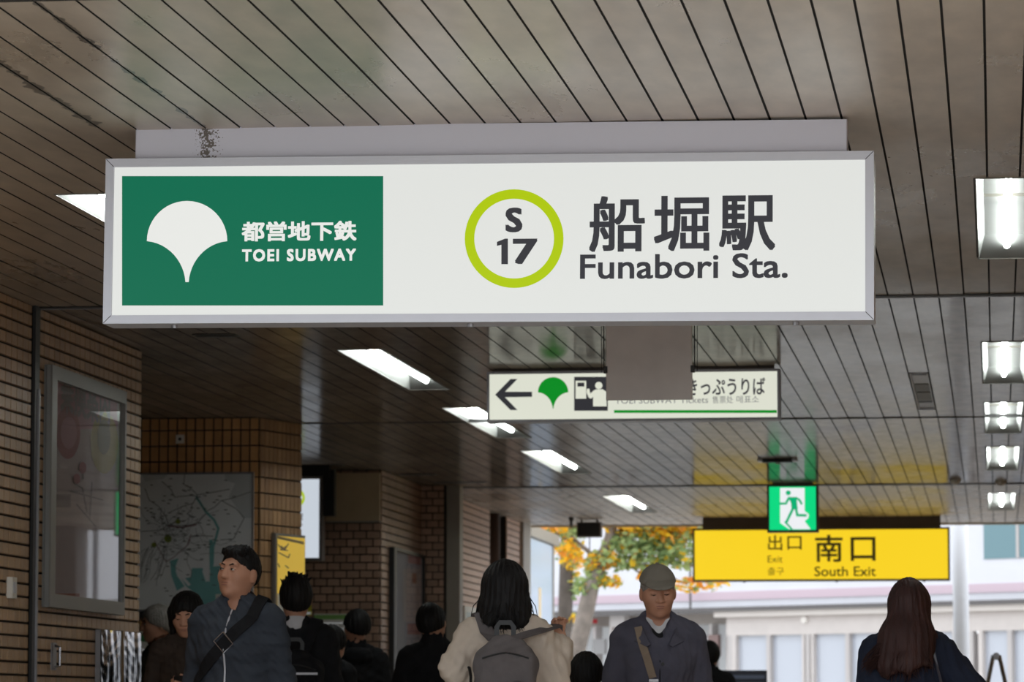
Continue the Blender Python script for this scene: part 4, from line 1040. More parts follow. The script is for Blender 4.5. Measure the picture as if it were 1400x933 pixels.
def face_parts(root, hp, eyes='open', brow=HAIRB):
    """eyebrows, eyes and lips that follow the turned head"""
    for sx in (-1, 1):
        b = Sdf(0.0025).frame(*hp); b.cap((sx * 0.013, -0.0905, 1.6375), (sx * 0.030, -0.0915, 1.6435), 0.0030, 0.0036, 0.003).cap((sx * 0.030, -0.0915, 1.6435), (sx * 0.047, -0.081, 1.638), 0.0036, 0.0022, 0.003); b.mesh('eyebrow', brow, root)
        e = Sdf(0.0025).frame(*hp)
        if eyes == 'open':
            e.ell((sx * 0.031, -0.0895, 1.6180), (0.0125, 0.0050, 0.0046), 0.002); eo = e.mesh('eye', EYEW, root)
            i = Sdf(0.0022).frame(*hp); i.ell((sx * 0.031 - 0.002, -0.0930, 1.6182), (0.0052, 0.0030, 0.0046), 0.002); i.mesh('iris', HAIRB, eo)
            l = Sdf(0.0022).frame(*hp); l.cap((sx * 0.018, -0.0905, 1.6195), (sx * 0.031, -0.0945, 1.6228), 0.0020, 0.0024, 0.002).cap((sx * 0.031, -0.0945, 1.6228), (sx * 0.045, -0.0865, 1.6185), 0.0024, 0.0018, 0.002); l.mesh('eyelashes', HAIRB, eo)
        else:
            e.cap((sx * 0.019, -0.0900, 1.6125), (sx * 0.031, -0.0935, 1.6105), 0.0020, 0.0024, 0.002).cap((sx * 0.031, -0.0935, 1.6105), (sx * 0.044, -0.0865, 1.6130), 0.0024, 0.0018, 0.002); e.mesh('eye', HAIRB, root)
    l = Sdf(0.0025).frame(*hp); l.ell((0, -0.0975, 1.5578), (0.0215, 0.0056, 0.0036), 0.003); l.ell((0, -0.0958, 1.5480), (0.0180, 0.0060, 0.0042), 0.003); l.mesh('lips', LIPS, root)

def figure(name, label, px, Y, H, rot, arms=ST, hands=None, headpose=(0, 0, 0), vs=0.009, face=0, skin=SKIN, top=None, topi=0.026, hem=0.83, collar=0.02, fold=0.003, seed=1, width=1.0, neckcut=None, jaw=1.0, top_name='jacket', lean=0.0, trousers=DARKT):
    X = float(at_y(px, 900, Y)[0])
    r = empty(name, (X, Y, 0), (0, 0, rot), label, 'person'); r.scale = (H / 1.72,) * 3
    hp = ((0, 0.012, 1.49), headpose[0], headpose[1], headpose[2])
    S = Sdf(vs); torso(S, -0.004, w=width); S.cap((0, 0.018, 1.44), (0, 0.006, 1.54), 0.054, 0.052, 0.03)
    for sd in (1, -1):
        arm(S, arms[sd], -0.002); J = arms[sd]; hd = (hands or {}).get(sd)
        if hd: hand(S, J[2], hd[0], hd[1], sd * hd[2], hd[3])
        else: hand(S, J[2], np.array(J[2]) - np.array(J[1]), (0, -1, 0), sd, 0.35)
        S.cap((sd * 0.09, 0, 0.92), (sd * 0.10, 0, 0.50), 0.082, 0.056, 0.03); S.cap((sd * 0.10, 0, 0.50), (sd * 0.10, 0.02, 0.09), 0.054, 0.036, 0.02); S.cap((sd * 0.10, 0.03, 0.05), (sd * 0.115, -0.13, 0.035), 0.036, 0.03, 0.02)
    S.frame(*hp); head(S, face, jaw); S.mesh('body', skin, r)
    T = Sdf(max(vs, 0.008)); torso(T, topi, w=width)
    T.cap((0, 0, 1.0), (0, 0, hem + 0.09), 0.17 + topi, 0.175 + topi, 0.05, sq=(1, 1.35, 1))
    for sd in (1, -1): arm(T, arms[sd], topi * 0.75, 0.97, 0.006)
    T.half((0, 0, hem), (0, 0, -1))
    if collar: T.cap((0, 0.026, 1.46), (0, 0.016, 1.46 + collar + 0.03), 0.074, 0.068, 0.02); T.half((0, 0.012, 1.475 + collar), (0, -0.35, 1), 0.006) if collar > 0.03 else None
    T.cap((0, 0.016, 1.452), (0, 0.002, 1.70), 0.058, 0.070, 0.008, sub=True)
    if neckcut: neckcut(T)
    fo = folds(fold, 30, seed) if fold else None
    T.fold = fo; jk = T.mesh(top_name, top, r, fo)
    L = Sdf(0.012); L.ell((0, 0, 0.95), (0.172, 0.125, 0.11), 0.04)
    for sd in (1, -1): L.cap((sd * 0.09, 0, 0.92), (sd * 0.10, 0, 0.50), 0.098, 0.078, 0.03); L.cap((sd * 0.10, 0, 0.50), (sd * 0.10, 0.02, 0.10), 0.076, 0.062, 0.02)
    L.half((0, 0, 0.085), (0, 0, -1)); L.mesh('trousers', trousers, r, folds(0.003, 25, seed + 3))
    for sd in (1, -1):
        F = Sdf(0.010); F.cap((sd * 0.10, 0.035, 0.055), (sd * 0.117, -0.15, 0.045), 0.050, 0.046, 0.02); F.half((0, 0, 0.002), (0, 0, -1)); F.mesh('shoe', SHOE, r)
    return r, hp, T, jk, fo
def hair_short(hp, vs=0.006, t=0.012, brow=1.668, back=1.545, ear=True):
    h = Sdf(vs).frame(*hp); h.ell((0, 0.016, 1.626), (0.077 + t, 0.098 + t, 0.096 + t * 1.3), 0.02)
    h.ell((0, -0.125, brow - 0.075), (0.082, 0.085, 0.085), 0.012, sub=True)
    h.half((0, 0.10, back), (0, -0.55, -1)); h.half((0, 0, 1.50), (0, 0, -1))
    if ear:
        for sx in (-1, 1): h.ell((sx * 0.095, -0.002, 1.592), (0.035, 0.030, 0.042), 0.008, sub=True)
    return h
def wisps(root, hp, m, spec, seed=0):
    """loose strands: one soft bundle no one could count"""
    r = random.Random(seed); mb = MB(); Q = Sdf().frame(*hp)
    for (x, y, z, dx, dy, dz, n, sp) in spec:
        for _ in range(n):
            a = np.array([x + r.uniform(-sp, sp), y + r.uniform(-sp, sp), z + r.uniform(-sp, sp)]); d = np.array([dx + r.gauss(0, 0.012), dy + r.gauss(0, 0.01), dz * r.uniform(0.7, 1.1)])
            bow = r.gauss(0, 0.012)
            pts = [Q.T(a + d * t + np.array([bow * math.sin(math.pi * t), 0, 0])) for t in (0, 0.33, 0.66, 1)]
            mb.tube(pts, [0.0022, 0.002, 0.0016, 0.0006], 4)
    o = mb.build('loose_strands', m, root); o['kind'] = 'stuff'; return o
def strap_on(T, fo, pts, w, t, name, m, parent, axis=(0, 1, 0), lift=0.002):
    """lays a strap on the clothes: pts = (x, z) pairs seen from outside along axis"""
    P_, N_ = [], []
    for (x, z) in pts:
        st = np.array([x, 0, z]) - np.array(axis, float) * 0.5
        p, n = T.march(st, axis); P_.append(p + n * lift); N_.append(n)
    return MB().ribbon(P_, N_, w, t).build(name, m, parent)
def lerp(a, b, n): return [tuple(a[i] + (b[i] - a[i]) * k / n for i in range(len(a))) for k in range(n + 1)]
D2R = math.radians

# ---- man in a navy zip jacket looking left
NAVY = cloth('navy_jacket_cloth', srgb(58, 63, 72))
ar = {1: [(0.160, 0.01, 1.385), (0.200, 0.05, 1.12), (0.19, -0.05, 0.88)], -1: [(-0.160, 0.01, 1.385), (-0.200, 0.04, 1.12), (-0.19, -0.06, 0.88)]}
r, hp, T, jk, fo = figure('person', 'man in navy zip jacket with black shoulder strap, looking left', 323, 17.5, 1.765, D2R(-10), ar, None, (D2R(-16), D2R(-4), D2R(4)), 0.0055, 1, SKIN2, NAVY, 0.034, 0.80, 0.022, 0.0035, 4, 1.06, jaw=1.08,
    neckcut=lambda T: T.ell((0, -0.10, 1.475), (0.035, 0.07, 0.05), 0.01, sub=True))
face_parts(r, hp)
h = hair_short(hp, 0.005, 0.008, 1.684, 1.555); h.ell((0, -0.015, 1.700), (0.064, 0.074, 0.032), 0.02); rs = random.Random(8)
for k in range(26):        # tufts along the hairline and crown
    x = rs.uniform(-0.062, 0.062); y = rs.uniform(-0.062, 0.03); z = 1.722 - 1.5 * x * x - (4.5 * (y + 0.01) ** 2)
    h.cap((x, y, z - 0.01), (x + rs.gauss(0.008, 0.01), y - rs.uniform(-0.006, 0.014), z + rs.uniform(0.004, 0.016)), 0.011, 0.004, 0.008)
h.mesh('hair', HAIRB, r, strands(0.0020, 52, 2))
c = Sdf(0.005); c.cap((0, 0.026, 1.462), (0, 0.014, 1.510), 0.083, 0.074, 0.01); c.cap((0, 0.014, 1.40), (0, 0.0, 1.60), 0.060, 0.066, 0.005, sub=True); c.ell((0, -0.10, 1.50), (0.034, 0.07, 0.075), 0.008, sub=True); c.half((0, 0.014, 1.516), (0, -0.3, 1)); c.mesh('collar', BLACKC, r)
pts = [T.march((0, -0.5, z), (0, 1, 0)) for z in np.linspace(1.44, 0.85, 14)]
MB().tube([p + n * 0.001 for p, n in pts], 0.0042, 6).build('zip', M['alu'], jk)
bag = empty('shoulder_strap', r.location, r.rotation_euler, 'wide black crossbody strap with silver buckle over the navy jacket', 'strap'); bag.scale = r.scale
P_, N_ = [], []
for (x, z) in lerp((-0.18, 0.98), (0.115, 1.36), 12):
    p, n = T.march((x, 0.6, z), (0, -1, 0)); P_.append(p + n * 0.004); N_.append(n)
for y in (0.08, 0.05, 0.015, -0.02, -0.05):
    p, n = T.march((0.122, y, 1.8), (0, 0, -1)); P_.append(p + n * 0.004); N_.append(n)
for (x, z) in lerp((0.112, 1.405), (-0.175, 1.10), 14):
    p, n = T.march((x, -0.5, z), (0, 1, 0)); P_.append(p + n * 0.004); N_.append(n)
MB().ribbon(P_, N_, 0.056, 0.006).build('webbing', BLACKC, bag)
q, n = T.march((0.000, -0.5, 1.290), (0, 1, 0)); q = q + n * 0.012
dx = np.array([-0.74, 0, -0.67]); dz = np.array([0.67, 0, -0.74])
cor = [q + dx * a * 0.030 + dz * b * 0.036 for a, b in ((-1, -1), (1, -1), (1, 1), (-1, 1), (-1, -1))]
MB().tube(cor, 0.0035, 6).build('buckle', M['steel'], bag)

# ---- woman with black bob looking at her phone
BROWNC = cloth('dark_brown_coat_cloth', srgb(60, 50, 44))
ar = {1: [(0.150, 0.01, 1.385), (0.19, 0.0, 1.12), (0.05, -0.25, 1.16)], -1: [(-0.150, 0.01, 1.385), (-0.20, 0.0, 1.12), (-0.075, -0.235, 1.145)]}
r, hp, T, jk, fo = figure('person', 'woman with black bob hair in dark brown coat looking down at phone', 257, 20.0, 1.64, D2R(4), ar, {1: ((-0.5, -0.6, 0.45), (0.3, 0.3, 1), 1, 0.9), -1: ((0.75, -0.5, 0.25), (0, 0.2, 1), 1, 0.8)}, (D2R(-4), D2R(20), 0), 0.006, 1, SKIN, BROWNC, 0.03, 0.55, 0.02, 0.003, 7, 0.95, top_name='coat')
face_parts(r, hp, 'down')
h = Sdf(0.006).frame(*hp); h.ell((0, 0.016, 1.628), (0.098, 0.116, 0.112), 0.02)
for sx in (-1, 1): h.cap((sx * 0.080, 0.0, 1.62), (sx * 0.083, -0.005, 1.50), 0.026, 0.018, 0.03)
h.cap((0, 0.07, 1.60), (0, 0.065, 1.49), 0.075, 0.06, 0.03)
h.ell((0.005, -0.135, 1.565), (0.070, 0.11, 0.105), 0.012, sub=True); h.cap((0, 0.01, 1.42), (0, -0.01, 1.55), 0.055, 0.055, 0.01, sub=True); h.half((0, 0, 1.475), (0, 0, -1))
h.mesh('hair', HAIRB, r, strands(0.002, 30, 3))
ph = empty('phone', r.location, r.rotation_euler, 'black phone held in both hands of the woman in brown', 'phone'); ph.scale = r.scale
pm = Matrix.Translation((0.005, -0.285, 1.195)) @ Matrix.Rotation(D2R(-50), 4, 'X')
ob = MB().bbox(-0.037, 0.037, -0.075, 0.075, -0.004, 0.004, 0.008).build('case', M['black'], ph); ob.matrix_local = pm
ob = MB().box(-0.033, 0.033, -0.068, 0.068, 0.004, 0.0048).build('screen', mat('phone_screen', (0.02, 0.02, 0.025, 1), 0.1), ph); ob.matrix_local = pm

# ---- grey-haired person in olive, seen from the side
OLIVE = cloth('olive_cloth', srgb(66, 62, 46))
r, hp, T, jk, fo = figure('person', 'grey-haired person in olive jacket half hidden beside the tiled corner', 216, 24.5, 1.69, D2R(-62), ST, None, (0, D2R(6), 0), 0.008, 1, SKIN2, OLIVE, 0.034, 0.75, 0.03, 0.003, 9)
hair_short(hp, 0.006, 0.018, 1.675, 1.53, False).mesh('hair', HAIRG, r, strands(0.0018, 30, 5)); face_parts(r, hp)
c = Sdf(0.006); c.cap((0, 0.02, 1.452), (0, 0.01, 1.495), 0.080, 0.072, 0.02); c.mesh('scarf', cloth('rust_scarf_cloth', srgb(92, 58, 44)), r, folds(0.004, 60, 2))

# ---- man with spiky hair and black backpack, from behind
r, hp, T, jk, fo = figure('person', 'man with spiky black hair and white collar seen from behind', 404, 20.5, 1.735, D2R(190), ST, None, (D2R(4), 0, 0), 0.008, 0, SKIN, BLACKC, 0.034, 0.78, 0.0, 0.003, 12, 1.04)
h = hair_short(hp, 0.005, 0.014, 1.675, 1.52)
rs = random.Random(4)
for k in range(34):
    a = rs.uniform(0, 6.28); q = rs.uniform(0.1, 1.0)
    b = np.array([0.075 * q * math.cos(a), 0.016 + 0.09 * q * math.sin(a), 1.626 + 0.100 * math.sqrt(1 - 0.75 * q * q)]); d = np.array([0.25 * math.cos(a) + rs.gauss(0, 0.3), 0.25 * math.sin(a) + rs.gauss(0, 0.3), 1.0])
    h.cap(b, b + d * rs.uniform(0.02, 0.034), 0.012, 0.0035, 0.008)
h.mesh('hair', HAIRB, r, strands(0.0015, 30, 8))
c = Sdf(0.005); c.cap((0, 0.024, 1.462), (0, 0.014, 1.498), 0.075, 0.068, 0.01); c.cap((0, 0.014, 1.40), (0, 0.0, 1.60), 0.056, 0.060, 0.005, sub=True); c.half((0, 0.014, 1.504), (0, -0.2, 1)); c.mesh('shirt_collar', cloth('white_shirt_cloth', srgb(205, 205, 210)), r)
def backpack(name, label, person, T, wdt, z0, z1, m, m2, depth=0.075, tilt=0.0, straps=True, cat='backpack'):
    """worn on the back (local +y); parts: main bag, front pocket, zip, top handle, shoulder straps"""
    g = empty(name, person.location, person.rotation_euler, label, cat); g.scale = person.scale
    zc = (z0 + z1) / 2; hh = (z1 - z0) / 2; yb = 0.16
    S = Sdf(0.007); S.rbox((0, yb + depth, zc - 0.04), (wdt / 2 - 0.05, depth - 0.045, hh - 0.085), 0.045, 0.06)
    S.ell((0, yb + depth * 0.95, z1 - 0.12), (wdt / 2 * 0.84, depth * 0.86, 0.12), 0.06)
    b = S.mesh('main_bag', m, g, folds(0.003, 24, 6))
    F_ = Sdf(0.007); F_.rbox((0, yb + 2 * depth + 0.004, zc - 0.09), (wdt / 2 - 0.085, 0.012, hh - 0.15), 0.03, 0.03); F_.mesh('front_pocket', m, g, folds(0.002, 30, 9))
    zp = [S.march((x, 0.7, z1 - 0.085 - 0.9 * abs(x) ** 1.6), (0, -1, 0)) for x in np.linspace(-wdt * 0.36, wdt * 0.36, 13)]
    MB().tube([p + n * 0.003 for p, n in zp], 0.0045, 5).build('zip', m2, b)
    hd = [(-0.036, yb + 0.035, z1 - 0.028), (-0.038, yb + 0.03, z1 + 0.035), (-0.024, yb + 0.03, z1 + 0.055), (0.024, yb + 0.03, z1 + 0.055), (0.038, yb + 0.03, z1 + 0.035), (0.036, yb + 0.035, z1 - 0.028)]
    MB().ribbon(hd, [(0, 1, 0)] * 6, 0.022, 0.006).build('top_handle', m2, g)
    return g, S
def shoulder_strap(g, T, sx, m, w=0.055, z1=1.34, over=True):
    P_, N_ = [(sx * 0.05, 0.185, z1)], [(0, 0.3, 1)]
    for (x, y) in ((0.085, 0.10), (0.105, 0.05), (0.118, 0.0), (0.122, -0.05)):
        p, n = T.march((sx * x, y, 1.8), (0, 0, -1)); P_.append(p + n * 0.006); N_.append(n)
    for z in (1.34, 1.28, 1.20, 1.12):
        p, n = T.march((sx * 0.118, -0.5, z), (0, 1, 0)); P_.append(p + n * 0.006); N_.append(n)
    return MB().ribbon(P_, N_, w, 0.012).build('shoulder_strap', m, g)
BPK = cloth('black_backpack_cloth', srgb(24, 24, 28))
g, S_ = backpack('backpack', 'black backpack on the man with spiky hair', r, T, 0.31, 0.85, 1.33, BPK, M['black'])
for sx in (-1, 1): shoulder_strap(g, T, sx, BPK, z1=1.32)
MB().ribbon([(-0.12, 0.335, 1.20), (0, 0.345, 1.20), (0.12, 0.335, 1.20)], [(0, 1, 0)] * 3, 0.012, 0.003).build('reflective_piping', M['alu_dark'], g)

# ---- dark-haired short person between the men
r, hp, T, jk, fo = figure('person', 'short dark-haired person mostly hidden behind the man with spiky hair', 452, 24.0, 1.55, D2R(150), ST, None, (D2R(-15), D2R(8), 0), 0.010, 0, SKIN, BLACKC, 0.03, 0.7, 0.02, 0.003, 15)
h = Sdf(0.008).frame(*hp); h.ell((0, 0.018, 1.625), (0.094, 0.114, 0.112), 0.02); h.cap((0, 0.06, 1.6), (0, 0.07, 1.47), 0.085, 0.07, 0.03); h.ell((0, -0.13, 1.56), (0.07, 0.10, 0.09), 0.01, sub=True); h.half((0, 0, 1.45), (0, 0, -1)); h.mesh('hair', HAIRB, r, strands(0.003, 20, 8))

# ---- youth in black from behind
r, hp, T, jk, fo = figure('person', 'black-haired youth in black hooded top seen from behind by the brick wall', 486, 25.2, 1.675, D2R(200), ST, None, (D2R(8), 0, D2R(-3)), 0.009, 0, SKIN2, BLACKC, 0.03, 0.78, 0.01, 0.004, 18, 0.98, top_name='hooded_top')
h = hair_short(hp, 0.007, 0.017, 1.675, 1.555); h.mesh('hair', HAIRB, r, strands(0.002, 26, 9))
c = Sdf(0.008); c.ell((0, 0.10, 1.42), (0.11, 0.055, 0.055), 0.03); c.cap((-0.09, 0.05, 1.45), (0.09, 0.05, 1.45), 0.03, 0.03, 0.03); c.cap((0, 0.016, 1.40), (0, 0.0, 1.60), 0.058, 0.062, 0.005, sub=True); c.mesh('hood', BLACKC, r, folds(0.004, 30, 4))

# ---- person in black half hidden left of the backpack woman
r, hp, T, jk, fo = figure('person', 'person in black half hidden left of the woman with grey backpack', 594, 22.0, 1.625, D2R(186), {1: [(0.160, 0.01, 1.385), (0.22, 0.03, 1.12), (0.20, -0.08, 0.88)], -1: ST[-1]}, None, (D2R(-12), D2R(6), D2R(10)), 0.009, 0, SKIN, BLACKC, 0.036, 0.75, 0.03, 0.003, 21)
hair_short(hp, 0.007, 0.016, 1.675, 1.535).mesh('hair', HAIRB, r, strands(0.002, 26, 11))

# ---- woman in cream jacket with grey backpack
CREAM = cloth('cream_jacket_cloth', srgb(205, 190, 174), 0.06); GREYB = cloth('grey_backpack_cloth', srgb(104, 98, 98))
ar = {1: [(0.155, 0.01, 1.385), (0.225, 0.055, 1.245), (0.14, -0.19, 1.19)], -1: [(-0.150, 0.01, 1.385), (-0.222, 0.02, 1.17), (-0.248, -0.045, 1.345)]}
r, hp, T, jk, fo = figure('person', 'woman with shoulder-length black hair in cream jacket, raising a hand', 690, 16.4, 1.645, D2R(188), ar, {-1: ((0.06, -0.12, 1.0), (0.75, 0.35, 0.1), -1, 0.75)}, (D2R(0), D2R(3), 0), 0.006, 0, SKIN, CREAM, 0.040, 0.72, 0.035, 0.004, 23, 1.0)
h = Sdf(0.006).frame(*hp); h.ell((0, 0.020, 1.630), (0.098, 0.118, 0.112), 0.03)
h.cap((0, 0.035, 1.60), (0, 0.055, 1.50), 0.098, 0.098, 0.05, sq=(1, 1.25, 1)); h.cap((-0.06, 0.04, 1.52), (-0.065, 0.07, 1.455), 0.060, 0.045, 0.04); h.cap((0.06, 0.04, 1.52), (0.060, 0.07, 1.455), 0.060, 0.045, 0.04)
h.ell((0, -0.145, 1.56), (0.07, 0.10, 0.11), 0.01, sub=True); h.mesh('hair', HAIRB, r, strands(0.0022, 34, 13))
wisps(r, hp, HAIRB, [(0.095, 0.03, 1.58, 0.018, 0.0, -0.14, 26, 0.016), (-0.095, 0.03, 1.58, -0.018, 0.0, -0.15, 26, 0.016), (0, 0.13, 1.50, 0.0, 0.005, -0.085, 40, 0.05), (0.05, 0.11, 1.49, 0.02, 0.0, -0.07, 24, 0.02), (-0.05, 0.11, 1.49, -0.02, 0, -0.075, 24, 0.02)], 3)
g, S_ = backpack('backpack', 'grey backpack with black top handle on the woman in cream jacket', r, T, 0.285, 0.92, 1.395, GREYB, M['black'], 0.07)
shoulder_strap(g, T, 1, GREYB, 0.06, 1.37)
pl = [(-0.045, 0.215, 1.375), (-0.10, 0.175, 1.395), (-0.16, 0.12, 1.412), (-0.21, 0.03, 1.428), (-0.245, -0.045, 1.440), (-0.25, -0.075, 1.40)]
MB().ribbon(pl, [(0, 0.5, 0.85)] * 6, 0.042, 0.010).build('loose_strap', GREYB, g)
MB().ribbon([(-0.235, -0.13, 1.42), (-0.232, -0.03, 1.27), (-0.245, 0.03, 1.16), (-0.27, 0.06, 1.08)], [(0, 1, 0)] * 4, 0.016, 0.003).build('strap_tail', M['black'], g)
lin = empty('bag_strap', r.location, r.rotation_euler, 'thin black bag strap across the back of the cream jacket', 'strap'); lin.scale = r.scale
P_, N_ = [], []
for (x, z) in lerp((0.165, 1.25), (0.105, 0.95), 8):
    p, n = T.march((x, 0.6, z), (0, -1, 0)); P_.append(p + n * 0.006); N_.append(n)
MB().ribbon(P_, N_, 0.014, 0.003).build('webbing', M['black'], lin)
q, n = T.march((0.165, 0.6, 1.25), (0, -1, 0)); MB().tube([q, q + n * 0.006], 0.006, 8).build('ring', M['black'], lin)

# ---- child in front of the cap man
r, hp, T, jk, fo = figure('person', 'black-haired child seen from behind, only the head in view', 802, 17.7, 1.255, D2R(175), ST, None, (0, 0, 0), 0.008, 0, SKIN, BLACKC, 0.03, 0.78, 0.02, 0.003, 26)
h = hair_short(hp, 0.006, 0.024, 1.67, 1.53, False); h.p = [(q[0], q[1], q[2] * 1.10 if q[0] == 'e' and not q[5] else q[2]) + q[3:] for q in h.p]; h.mesh('hair', HAIRB, r, strands(0.002, 30, 17))

# ---- man in cap
CAPM = cloth('olive_grey_cap_cloth', srgb(128, 122, 112), 0.05); SLATE = cloth('slate_blue_jacket_cloth', srgb(84, 83, 96)); BEIGE_S = cloth('beige_strap_cloth', srgb(140, 124, 108))
ar = {1: [(0.162, 0.01, 1.382), (0.210, 0.05, 1.11), (0.19, -0.08, 0.90)], -1: [(-0.162, 0.01, 1.382), (-0.222, 0.03, 1.11), (-0.18, -0.10, 0.91)]}
r, hp, T, jk, fo = figure('person', 'elderly man in grey cap and slate blue jacket walking towards the viewer', 900, 17.5, 1.665, D2R(8), ar, None, (D2R(4), D2R(11), D2R(-2)), 0.0055, 1, SKIN2, SLATE, 0.030, 0.74, 0.0, 0.003, 31, 1.02, jaw=1.03,
    neckcut=lambda T: (T.cap((0, -0.158, 1.345), (0, -0.045, 1.50), 0.008, 0.064, 0.010, sub=True)))
face_parts(r, hp, 'down', mat('thin_brow', srgb(96, 74, 62), 0.7))
h = hair_short(hp, 0.006, 0.006, 1.66, 1.54); h.mesh('hair', HAIRG, r)
c = Sdf(0.005).frame(*hp); c.ell((0, 0.014, 1.640), (0.091, 0.111, 0.104), 0.02); c.half((0, 0, 1.658), (0, 0.14, -1), 0.008)
cp = c.mesh('cap', CAPM, r); c2 = Sdf(0.0045).frame(*hp)
c2.ell((0.0, -0.102, 1.664), (0.072, 0.068, 0.011), 0.01, np.array([[1, 0, 0], [0, math.cos(0.25), -math.sin(0.25)], [0, math.sin(0.25), math.cos(0.25)]])); c2.ell((0, -0.02, 1.625), (0.085, 0.085, 0.06), 0.01, sub=True)
c2.mesh('cap_visor', CAPM, cp); MB().tube([c.T((0, 0.012, 1.742)), c.T((0, 0.012, 1.750))], 0.009, 8).build('cap_button', CAPM, cp)
s_ = Sdf(0.006); torso(s_, 0.006, w=0.9); s_.cap((0, 0.02, 1.44), (0, 0.012, 1.475), 0.060, 0.058, 0.02); s_.cap((0, 0.016, 1.45), (0, 0.002, 1.70), 0.0545, 0.075, 0.006, sub=True); s_.half((0, 0, 1.05), (0, 0, -1)); s_.ell((0, -0.10, 1.475), (0.045, 0.07, 0.045), 0.006, sub=True); s_.mesh('white_tee', cloth('white_tee_cloth', srgb(208, 208, 212)), r)
s_ = Sdf(0.006); torso(s_, 0.013, w=0.95); s_.half((0, 0, 1.0), (0, 0, -1)); s_.cap((0, -0.148, 1.372), (0, -0.045, 1.50), 0.010, 0.062, 0.008, sub=True); s_.cap((0, 0.016, 1.43), (0, 0.0, 1.70), 0.066, 0.09, 0.006, sub=True); s_.mesh('inner_black_top', BLACKC, r)
for sx in (-1, 1):     # open shirt collar lying on the jacket
    pl = [(0, 0.088, 1.478), (sx * 0.060, 0.062, 1.480), (sx * 0.084, 0.005, 1.470), (sx * 0.080, -0.055, 1.445), (sx * 0.064, -0.100, 1.402), (sx * 0.040, -0.136, 1.352)]
    nl = [(0, 0.9, 0.5), (sx * 0.6, 0.6, 0.5), (sx * 0.9, 0, 0.5), (sx * 0.7, -0.5, 0.6), (sx * 0.55, -0.7, 0.5), (sx * 0.4, -0.85, 0.3)]
    V = []; n_ = len(pl); wd = [0.040, 0.042, 0.046, 0.056, 0.062, 0.020]
    mb = MB()
    for k in range(n_ - 1):
        q = []
        for kk in (k, k + 1):
            c0 = np.array(pl[kk], float); nn = np.array(nl[kk], float); nn /= np.linalg.norm(nn); d = np.array(pl[min(kk + 1, n_ - 1)], float) - np.array(pl[max(kk - 1, 0)], float); d /= np.linalg.norm(d)
            o_ = np.cross(d, nn) * sx; o_ = o_ if o_[2] < 0 else -o_
            q += [c0, c0 + o_ * wd[kk] + nn * 0.004, c0 + o_ * wd[kk] + nn * 0.012, c0 + nn * 0.010]
        mb.add(q, [(0, 1, 5, 4), (1, 2, 6, 5), (2, 3, 7, 6), (3, 0, 4, 7), (0, 3, 2, 1), (4, 5, 6, 7)])
    mb.build('collar', SLATE, jk)
for z in (1.262, 1.165, 1.07):
    q, n = T.march((0.012, -0.5, z), (0, 1, 0)); MB().tube([q, q + n * 0.006], 0.009, 10).build('button', M['black'], jk)
pts = [T.march((0.0, -0.5, z), (0, 1, 0)) for z in np.linspace(1.28, 0.80, 10)]
MB().tube([p + n * 0.0005 for p, n in pts], 0.0025, 4).build('front_seam', BLACKC, jk)
bag = empty('shoulder_bag', r.location, r.rotation_euler, 'beige shoulder bag hanging on the chest of the man in cap', 'bag'); bag.scale = r.scale
strap_on(T, fo, lerp((-0.098, 1.435), (-0.085, 1.38), 2) + lerp((-0.080, 1.36), (-0.032, 1.20), 6), 0.036, 0.006, 'strap', BEIGE_S, bag, lift=0.006)
q, n = T.march((-0.028, -0.5, 1.185), (0, 1, 0)); q = q + n * 0.01
MB().box(q[0] - 0.022, q[0] + 0.022, q[1] - 0.004, q[1] + 0.004, q[2] - 0.004, q[2] + 0.008).build('strap_slider', M['alu_dark'], bag)
MB().tube([q + np.array([0, 0, -0.004]), q + np.array([0.004, -0.004, -0.035]), q + np.array([0.008, -0.006, -0.06])], 0.004, 6).build('clip', M['alu_dark'], bag)
S = Sdf(0.006); S.rbox((0.055, -0.215, 0.99), (0.10, 0.012, 0.10), 0.028, 0.02); S.mesh('bag_body', BEIGE_S, bag, folds(0.003, 30, 3))
MB().tube([(-0.035, -0.185, 1.10), (-0.02, -0.20, 1.125), (0.02, -0.21, 1.128), (0.10, -0.215, 1.11), (0.14, -0.215, 1.08)], 0.010, 8).build('bag_rim', BEIGE_S, bag, True)

# ---- far person behind the cap man
r, hp, T, jk, fo = figure('person', 'far dark-clothed person just right of the man in cap', 970, 30.0, 1.55, D2R(180), ST, None, (0, 0, 0), 0.012, 0, SKIN, BLACKC, 0.03, 0.75, 0.02, 0.003, 35)
hair_short(hp, 0.009, 0.018, 1.675, 1.52, False).mesh('hair', HAIRB, r)

# ---- woman with long red-brown hair
NAVYC = cloth('dark_navy_coat_cloth', srgb(30, 36, 52))
ar = {1: [(0.155, 0.01, 1.380), (0.190, 0.02, 1.11), (0.17, -0.10, 0.90)], -1: [(-0.155, 0.01, 1.380), (-0.282, 0.06, 1.215), (-0.16, -0.15, 1.15)]}
r, hp, T, jk, fo = figure('person', 'woman with long red-brown hair in dark navy coat seen from behind', 1243, 16.0, 1.545, D2R(184), ar, None, (D2R(3), D2R(2), 0), 0.008, 0, SKIN, NAVYC, 0.042, 0.55, 0.02, 0.004, 37, 1.03, top_name='coat')
h = Sdf(0.006).frame(*hp); h.ell((0, 0.022, 1.632), (0.088, 0.116, 0.110), 0.03)
h.cap((0, 0.04, 1.60), (0.01, 0.075, 1.45), 0.092, 0.116, 0.05, sq=(1, 1.3, 1)); h.cap((0.02, 0.10, 1.45), (0.025, 0.13, 1.335), 0.100, 0.105, 0.06, sq=(0.85, 1.5, 1)); h.cap((0.07, 0.07, 1.46), (0.115, 0.10, 1.335), 0.060, 0.045, 0.05)
